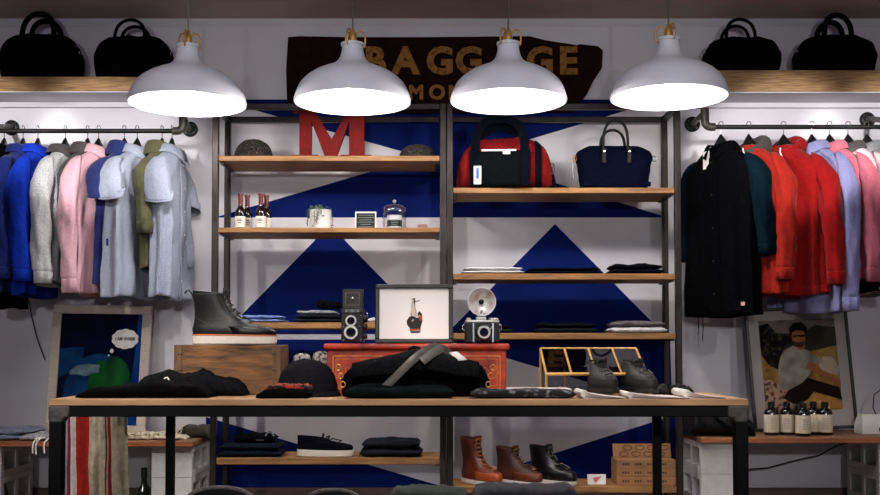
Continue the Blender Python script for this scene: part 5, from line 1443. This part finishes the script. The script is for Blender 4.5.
# block height so that three of them reach each board
BH = (min(BZL, BZR) - BTH) / 3 - 0.002
stack((ax(153.5, 5.01) + ax(192, 5.01)) / 2, BZL - BTH, 3, 'in the stack between the blanket and the left rack')
stack(ax(-17, 5.01), BZL - BTH, 3, 'in the stack at the left edge of the photo')
stack((ax(700, 5.01) + ax(740, 5.01)) / 2, BZR - BTH, 3, 'in the stack right of the right rack, under the black bag')
stack(ax(897, 5.01), BZR - BTH, 3, 'in the stack at the right edge of the photo')

# poster of the planet in a pale frame
def lean_frame(name, label, px0, px1, pyt, pyb, Y, z0, fm, bw, pm, roll=0.0, lean=R(-7), cat='picture', mat_w=0.0, matm=None):
    x0, x1 = ax(px0, Y), ax(px1, Y); W = x1 - x0; Hh = (az(pyt, Y) - z0) / math.cos(lean)
    t = thing(name, label, cat, ((x0 + x1) / 2, Y, z0 + 0.001 + abs(math.sin(roll)) * W / 2), rot=(lean, roll, 0))
    MB().b2((-W / 2, -0.012, 0), (W / 2, 0.010, bw)).build('frame_rail', fm, t, bev=0.003)
    MB().b2((-W / 2, -0.012, Hh - bw), (W / 2, 0.010, Hh)).build('frame_rail', fm, t, bev=0.003)
    for s in (-1, 1): MB().b2((s * (W / 2 - bw), -0.012, bw), (s * W / 2, 0.010, Hh - bw)).build('frame_rail', fm, t, bev=0.003)
    if mat_w:
        MB().b2((-W / 2 + bw, -0.003, bw), (W / 2 - bw, 0.006, Hh - bw)).build('mount', matm, t)
        iw = bw + mat_w
    else: iw = bw
    return t, W, Hh, iw
PALEW = mat('pale_whitewashed_frame', (186, 170, 158), rough=.6, var=.08, scale=20, stretch=(1, 1, 8))
t, W, Hh, iw = lean_frame('framed_poster', 'planet poster with a thought bubble in a pale wooden frame below the pink shirt', 46, 146, 305.5, 437, 5.30, BZL, PALEW, 0.046, None, roll=R(0.8))
SPACE = mat('poster_deep_blue', (3, 12, 48), rough=.9, spec=.05, col2=(0, 2, 12), scale=5)
u0, u1, v0, v1 = -W / 2 + iw, W / 2 - iw, iw, Hh - iw
pr = MB().b2((u0, -0.004, v0), (u1, 0.006, v1)).build('poster_print', SPACE, t)
def pp(u, v): return (lerp(u0, u1, u), lerp(v0, v1, v))
def blob(cu, cv, ru, rv, n=40, jag=0.0, seed=0, clip=True):
    out = []
    for k in range(n):
        a = 2 * PI * k / n
        r = 1 + jag * nz(math.cos(a) * 2 + seed, math.sin(a) * 2 + seed)
        u, v = cu + ru * r * math.cos(a), cv + rv * r * math.sin(a)
        if clip: u, v = min(1, max(0, u)), min(1, max(0, v))
        out.append(pp(u, v))
    return out
SEA = mat('poster_sea_blue', (16, 60, 104), rough=.9, spec=.05, col2=(6, 28, 70), scale=9)
GRN = mat('poster_land_green', (20, 84, 32), rough=.9, spec=.05, col2=(10, 48, 26), scale=12)
CLD = mat('poster_cloud', (110, 132, 132), rough=.9, spec=.05, col2=(30, 72, 96), scale=14)
BLU2 = mat('poster_light_blue_streak', (14, 62, 130), rough=.9, spec=.05, col2=(4, 30, 86), scale=6)
MB().prism([pp(*p) for p in ((.86, 0), (1, 0), (1, 1), (.95, 1), (.93, .6), (.9, .4))], -0.0046, -0.004).build('blue_streak', BLU2, pr, smooth=0)
MB().prism([pp(*p) for p in ((.0, .42), (.28, .5), (.30, .70), (.0, .68))], -0.0045, -0.004).build('blue_haze', SEA, pr, smooth=0)
MB().prism(blob(.50, .26, .42, .38), -0.0052, -0.0046).build('planet', SEA, pr, smooth=0)
MB().prism(blob(.64, .30, .27, .31, jag=.25, seed=2), -0.0058, -0.0052).build('planet_land', GRN, pr, smooth=0)
MB().prism(blob(.36, .12, .14, .14, jag=.5, seed=5), -0.0057, -0.0052).build('planet_land', GRN, pr, smooth=0)
MB().prism(blob(.33, .49, .17, .055, jag=.6, seed=7), -0.0063, -0.0058).build('planet_cloud', CLD, pr, smooth=0)
BUB = mat('poster_bubble_white', (214, 212, 208), rough=.5)
bub = []
for k in range(60):
    a = 2 * PI * k / 60
    r = 1 + 0.09 * abs(math.sin(a * 5))
    bub.append(pp(.80 + .155 * r * math.cos(a), .775 + .085 * r * math.sin(a)))
bb = MB().prism(bub, -0.0060, -0.0052).build('thought_bubble', BUB, pr, smooth=0)
MB().prism(blob(.645, .665, .022, .020, 16), -0.0060, -0.0052).build('bubble_dot', BUB, pr, smooth=0)
MB().prism(blob(.61, .625, .010, .009, 12), -0.0060, -0.0052).build('bubble_dot', BUB, pr, smooth=0)
q = pp(.80, .775)
text('lettering', 'I AM WARM', 0.026, INK, pr, (q[0], -0.0064, q[1]), bold=.0008, sx=.72)
MB().b2((u0, -0.0085, v0), (u1, -0.008, v1)).build('glazing', glassy('poster_glass', gloss=.01, edge=.06), t)

# framed photo of the sitting man
t, W, Hh, iw = lean_frame('framed_photo', 'black framed photo of a seated man in a white shirt below the red hoodie', 754, 858, 309, 433, 5.28, BZR, FRB, 0.016, None, roll=R(-2.2), mat_w=0.052, matm=mat('photo_mount', (170, 160, 152), rough=.8, var=.02))
t.location.x += -0.005
u0, u1, v0, v1 = -W / 2 + iw, W / 2 - iw, iw + 0.03, Hh - iw + 0.005
G1 = mat('photo_sand', (170, 134, 70), rough=.9, spec=.05, col2=(110, 78, 40), scale=16)
pr = MB().b2((u0, -0.0045, v0), (u1, -0.003, v1)).build('photo_print', G1, t)
def lay(name, mt, pts, k): return MB().prism([pp(*p) for p in pts], -0.0045 - 0.0005 * (k + 1), -0.0045 - 0.0005 * k).build(name, mt, pr, smooth=0)
lay('photo_sky', mat('photo_haze', (112, 104, 96), rough=.9, spec=.05), [(0, .86), (1, .80), (1, 1), (0, 1)], 0)
lay('photo_hill', mat('photo_hill', (62, 58, 44), rough=.9, spec=.05, col2=(40, 38, 28), scale=14), [(0, .80), (.2, .86), (.5, .84), (.75, .93), (1, .90), (1, .70), (.4, .60), (0, .72)], 1)
lay('photo_motorbike', mat('photo_dark', (20, 17, 16), rough=.9, spec=.05, col2=(70, 60, 48), scale=40, contrast=(.35, .5)), [(0, .95), (.12, .97), (.24, .84), (.42, .80), (.40, .66), (.28, .60), (.22, .45), (.1, .50), (0, .62)], 2)
lay('photo_rock', mat('photo_pebbles', (180, 144, 116), rough=.9, spec=.05, col2=(90, 56, 44), scale=50, contrast=(.4, .55)), [(0, 0), (.52, 0), (.50, .16), (.30, .22), (.12, .34), (0, .36)], 2)
lay('photo_trousers', mat('photo_brown_trousers', (30, 18, 14), rough=.9, spec=.05), [(.24, .14), (.32, .24), (.56, .36), (.98, .24), (1, .10), (.80, .16), (.64, .20), (.56, .12), (.40, .06)], 3)
lay('photo_boots', mat('photo_ochre_boots', (166, 118, 58), rough=.9, spec=.05), [(.55, .12), (.68, .18), (1, .08), (1, .02), (.8, .0), (.6, .06)], 3)
SH = mat('photo_white_shirt', (164, 156, 138), rough=.9, spec=.05, col2=(112, 104, 84), scale=12)
lay('photo_shirt', SH, [(.30, .66), (.42, .71), (.60, .66), (.66, .58), (.62, .40), (.50, .30), (.30, .22), (.20, .26), (.20, .44), (.24, .58)], 4)
lay('photo_sleeve', SH, [(.58, .67), (.72, .60), (.80, .54), (.76, .50), (.62, .52)], 5)
SK = mat('photo_skin', (150, 92, 60), rough=.9, spec=.05)
lay('photo_arm', SK, [(.56, .46), (.66, .42), (.86, .32), (1.0, .24), (1, .30), (.82, .40), (.70, .50), (.60, .52)], 5)
lay('photo_knee', mat('photo_pale_knee', (178, 156, 130), rough=.9, spec=.05), [(.74, .50), (.80, .58), (.92, .58), (1, .46), (.98, .36), (.86, .40), (.74, .44)], 4)
lay('photo_neck', SK, [(.46, .72), (.50, .66), (.58, .68), (.58, .76)], 5)
lay('photo_face', SK, [(.42, .80), (.44, .74), (.49, .70), (.55, .70), (.59, .75), (.60, .84), (.56, .89), (.46, .89), (.42, .86)], 6)
lay('photo_hair', mat('photo_dark_hair', (22, 16, 14), rough=.9, spec=.05), [(.40, .80), (.39, .90), (.45, .96), (.56, .97), (.63, .91), (.61, .82), (.58, .87), (.48, .88), (.43, .86)], 7)
lay('photo_beard', mat('photo_beard', (70, 44, 32), rough=.9, spec=.05), [(.43, .76), (.48, .75), (.54, .75), (.59, .77), (.56, .70), (.50, .685), (.46, .71)], 7)
lay('photo_glasses', mat('photo_hair2', (18, 14, 12), rough=.9, spec=.05), [(.43, .825), (.60, .83), (.60, .81), (.53, .80), (.50, .815), (.44, .80)], 7)
MB().b2((-W / 2 + .016, -0.0105, .016), (W / 2 - .016, -0.010, Hh - .016)).build('glazing', glassy('photo_glass', tint=(250, 250, 252), gloss=.01, edge=.06), t)

# five brown bottles with cream labels
AMB = mat('dark_amber_glass', (10, 6, 5), rough=.12, coat=.5)
def pbottle(label, x, y, z):
    t = thing('care_bottle', label, 'bottle', (x, y, z), group='dark bottles with cream labels on the right bench')
    MB().lathe([(0, 0), (.033, 0), (.0355, .004), (.0355, .108), (.032, .120), (.018, .130), (.0145, .134), (.0145, .140), (0, .140)], n=28).build('glass_body', AMB, t)
    MB().lathe([(0, .136), (.0165, .136), (.0170, .139), (.0165, .158), (.013, .160), (0, .160)], n=24).build('screw_cap', BLACKP, t)
    l = MB().lathe([(.0361, .014), (.0363, .015), (.0363, .098), (.0361, .099)], n=28).build('label', mat('cream_bottle_label', (206, 192, 168), rough=.8, var=.02), t)
    for k, w in enumerate((.030, .022, .034, .026, .030)): MB().box((0, -0.0366, .078 - k * .011), (w, .001, .0018)).build('printed_line', GREYP, l)
    return t
zz = BZR + .001; Y1, Y2 = 5.08, 5.20
o = pbottle('leftmost dark bottle with cream label in front of the framed photo', ax(770.5, 5.12), 5.12, zz)
for px, Y_, lb in ((786, 5.13, 'second dark cream labelled bottle from the left'), (802, 5.06, 'front middle dark cream labelled bottle, nearest the bench edge'),
                   (812.5, 5.15, 'dark cream labelled bottle half hidden behind the front middle one'), (824, 5.12, 'rightmost dark bottle with cream label')):
    dup(o, (ax(px, Y_), Y_, zz), random.uniform(-.3, .3), lb)
t = thing('glass_jar', 'small glass jar with chrome lid among the dark bottles', 'jar', (ax(800, 5.17), 5.18, zz))
MB().lathe([(0, 0), (.03, 0), (.031, .004), (.031, .125), (0, .125)], n=24).build('jar_body', AMB, t)
MB().lathe([(0, .1255), (.033, .1255), (.034, .128), (.033, .147), (0, .148)], n=24).build('lid', CHROME, t)

# black bag on the right bench
t = drape('gym_bag', 'slumped black nylon bag on the bench behind the right table leg', 'bag', (ax(717, 5.12), 5.16, BZR + .001), .31, .30, .125, BL, seed=51, prof=lambda q: 1 - .25 * max(0, q), fine=.012)
for k in range(2):
    strap([Vector((-0.10 + .14 * k, -0.10, .115)), Vector((-0.05 + .12 * k, -0.13, .10)), Vector((0.0 + .10 * k, -0.158, .055)), Vector((.05 + .09 * k, -0.162, .015))], .02, .002, BLACKF, 'strap', t, up=(0, -1, .3))
for k in range(4): MB().cyl((-0.08 + .05 * k, -0.110, .112), (-0.07 + .05 * k, -0.116, .116), .004, n=8).build('rivet', CHROME, t)

# white device and cable at the right
t = thing('card_reader', 'white electronic box with a small dark display at the right edge', 'device', (ax(874, 5.15), 5.18, BZR + .001))
m = MB(); m.grid([[(-.07 * k, -.05 * k + dy, z), (.07 * k, -.05 * k + dy, z), (.07 * k, .06 * k, z), (-.07 * k, .06 * k, z)] for z, k, dy in ((0, 1.0, 0), (.045, 1.0, 0), (.052, .97, 0), (.095, .80, .02))], cu=True, cap0=True, cap1=True)
m.build('housing', mat('white_plastic', (206, 202, 198), rough=.5, var=.02), t, bev=.004)
MB().box((.035, -.052, .026), (.05, .003, .018)).build('display', blackcard, t)
c = MB()
pa = [at(880, 390, 5.40), at(874, 395, 5.36), at(873, 408, 5.32), at(876, 414, 5.28)]
tag(c.tube(pa, .003, n=6).build('power_cable', BLACKP), 'thin dark cable curving down to the white electronic box', 'cable')
t = MB().tube([at(x, y, 5.42) for x, y in ((744, 471), (752, 469), (768, 468), (786, 463), (806, 458), (818, 456), (836, 446), (852, 441.5))], .004, n=7).build('extension_cable', mat('brown_cable', (44, 32, 28), rough=.7))
tag(t, 'brown cable sagging along the wall under the right bench', 'cable')
t = MB().tube([at(x, y, 5.485) for x, y in ((29, 300), (32, 318), (37, 338), (42, 352), (45, 360))], .0032, n=6).build('wall_cable', BLACKP)
tag(t, 'thin black cable hanging on the wall left of the planet poster', 'cable')

# goods on the left bench
fold('folded_shirt', 'crumpled blue grey shirt at the left end of the left bench', 'shirt', (ax(8, 5.12), 5.12, BZL + .001), .34, .26, .048, cloth('blue_grey_cotton', (104, 110, 130), var=.25), 2, seed=61, crown=.5, rag=.02)
o = drape('fringed_scarf', 'pale scarf with white fringe hanging over the left bench edge', 'scarf', (ax(46, 5.08), 5.08, BZL + .001), .16, .22, .03, cloth('pale_grey_scarf', (150, 146, 150)), seed=62)
for k, px in enumerate((34.5, 37.5, 45.5)):
    x = ax(px, 4.94) - o.location.x
    MB().tube([(x + .03, -.10, .016), (x + .012, -.125, .012), (x + .002, -.142, -.004), (x, -.145, -.03), (x + .002 * k, -.145, -.055 - .006 * (k % 2))], .0042, n=7).build('fringe_cord', mat('white_cord', (214, 208, 200), rough=.9), o)
CREAM = cloth('cream_lace', (204, 192, 168), var=.25, scale=90)
t = drape('lace_cloth', 'cream cloth with rope like trim on the left bench beside the dark pouch', 'cloth', (ax(156, 5.12), 5.16, BZL + .001), .33, .28, .022, CREAM, seed=63, fine=.010)
rr = random.Random(8)
for k in range(5):
    x0_ = -.13 + k * .045; 
    MB().tube([(x0_ + .05 * j / 10 + .006 * math.sin(j * 1.7 + k), -.11 + .03 * math.sin(j * .9 + k * 1.3), .024 + .007 * math.sin(j * 2.1 + k)) for j in range(14)], .0052, n=7).build('rope_trim', CREAM, t)
t = drape('waxed_pouch', 'dark olive rolled pouch with cord at the right end of the left bench', 'pouch', (ax(196, 5.2), 5.22, BZL + .001), .15, .18, .055, cloth('dark_olive_wax', (58, 56, 42)), seed=64)
MB().tube([(-.09, -.10, .01), (-.065, -.11, .045), (-.04, -.105, .065), (-.05, -.10, .03), (-.075, -.115, .01), (-.03, -.11, .012)], .004, n=7).build('cord', CREAM, t)

# wine bottles on the floor
def wine(label, px, pyt, Y, gm, cm, h):
    t = thing('wine_bottle', label, 'bottle', (ax(px, Y), Y, 0.001))
    MB().lathe([(0, 0), (.034, 0), (.037, .005), (.037, h * .60), (.032, h * .68), (.017, h * .76), (.014, h * .80), (.014, h * .97), (0, h * .97)], n=26).build('glass_body', gm, t)
    MB().lathe([(.0148, h * .86), (.0152, h * .861), (.0152, h), (0, h + .001)], n=18).build('neck_foil', cm, t)
for px, pyt, gm, cm, lb in ((4.5, 470, mat('olive_glass', (60, 50, 14), rough=.1, coat=.4), mat('brown_foil', (70, 48, 30), rough=.5), 'olive glass wine bottle on the floor at the left edge'),
                            (145.5, 468, mat('green_glass', (8, 34, 16), rough=.1, coat=.4), mat('green_black_foil', (16, 26, 20), rough=.5), 'dark green wine bottle on the floor beside the white block stack')):
    Yw = 5.12
    wine(lb, px, pyt, Yw, gm, cm, az(pyt, Yw))
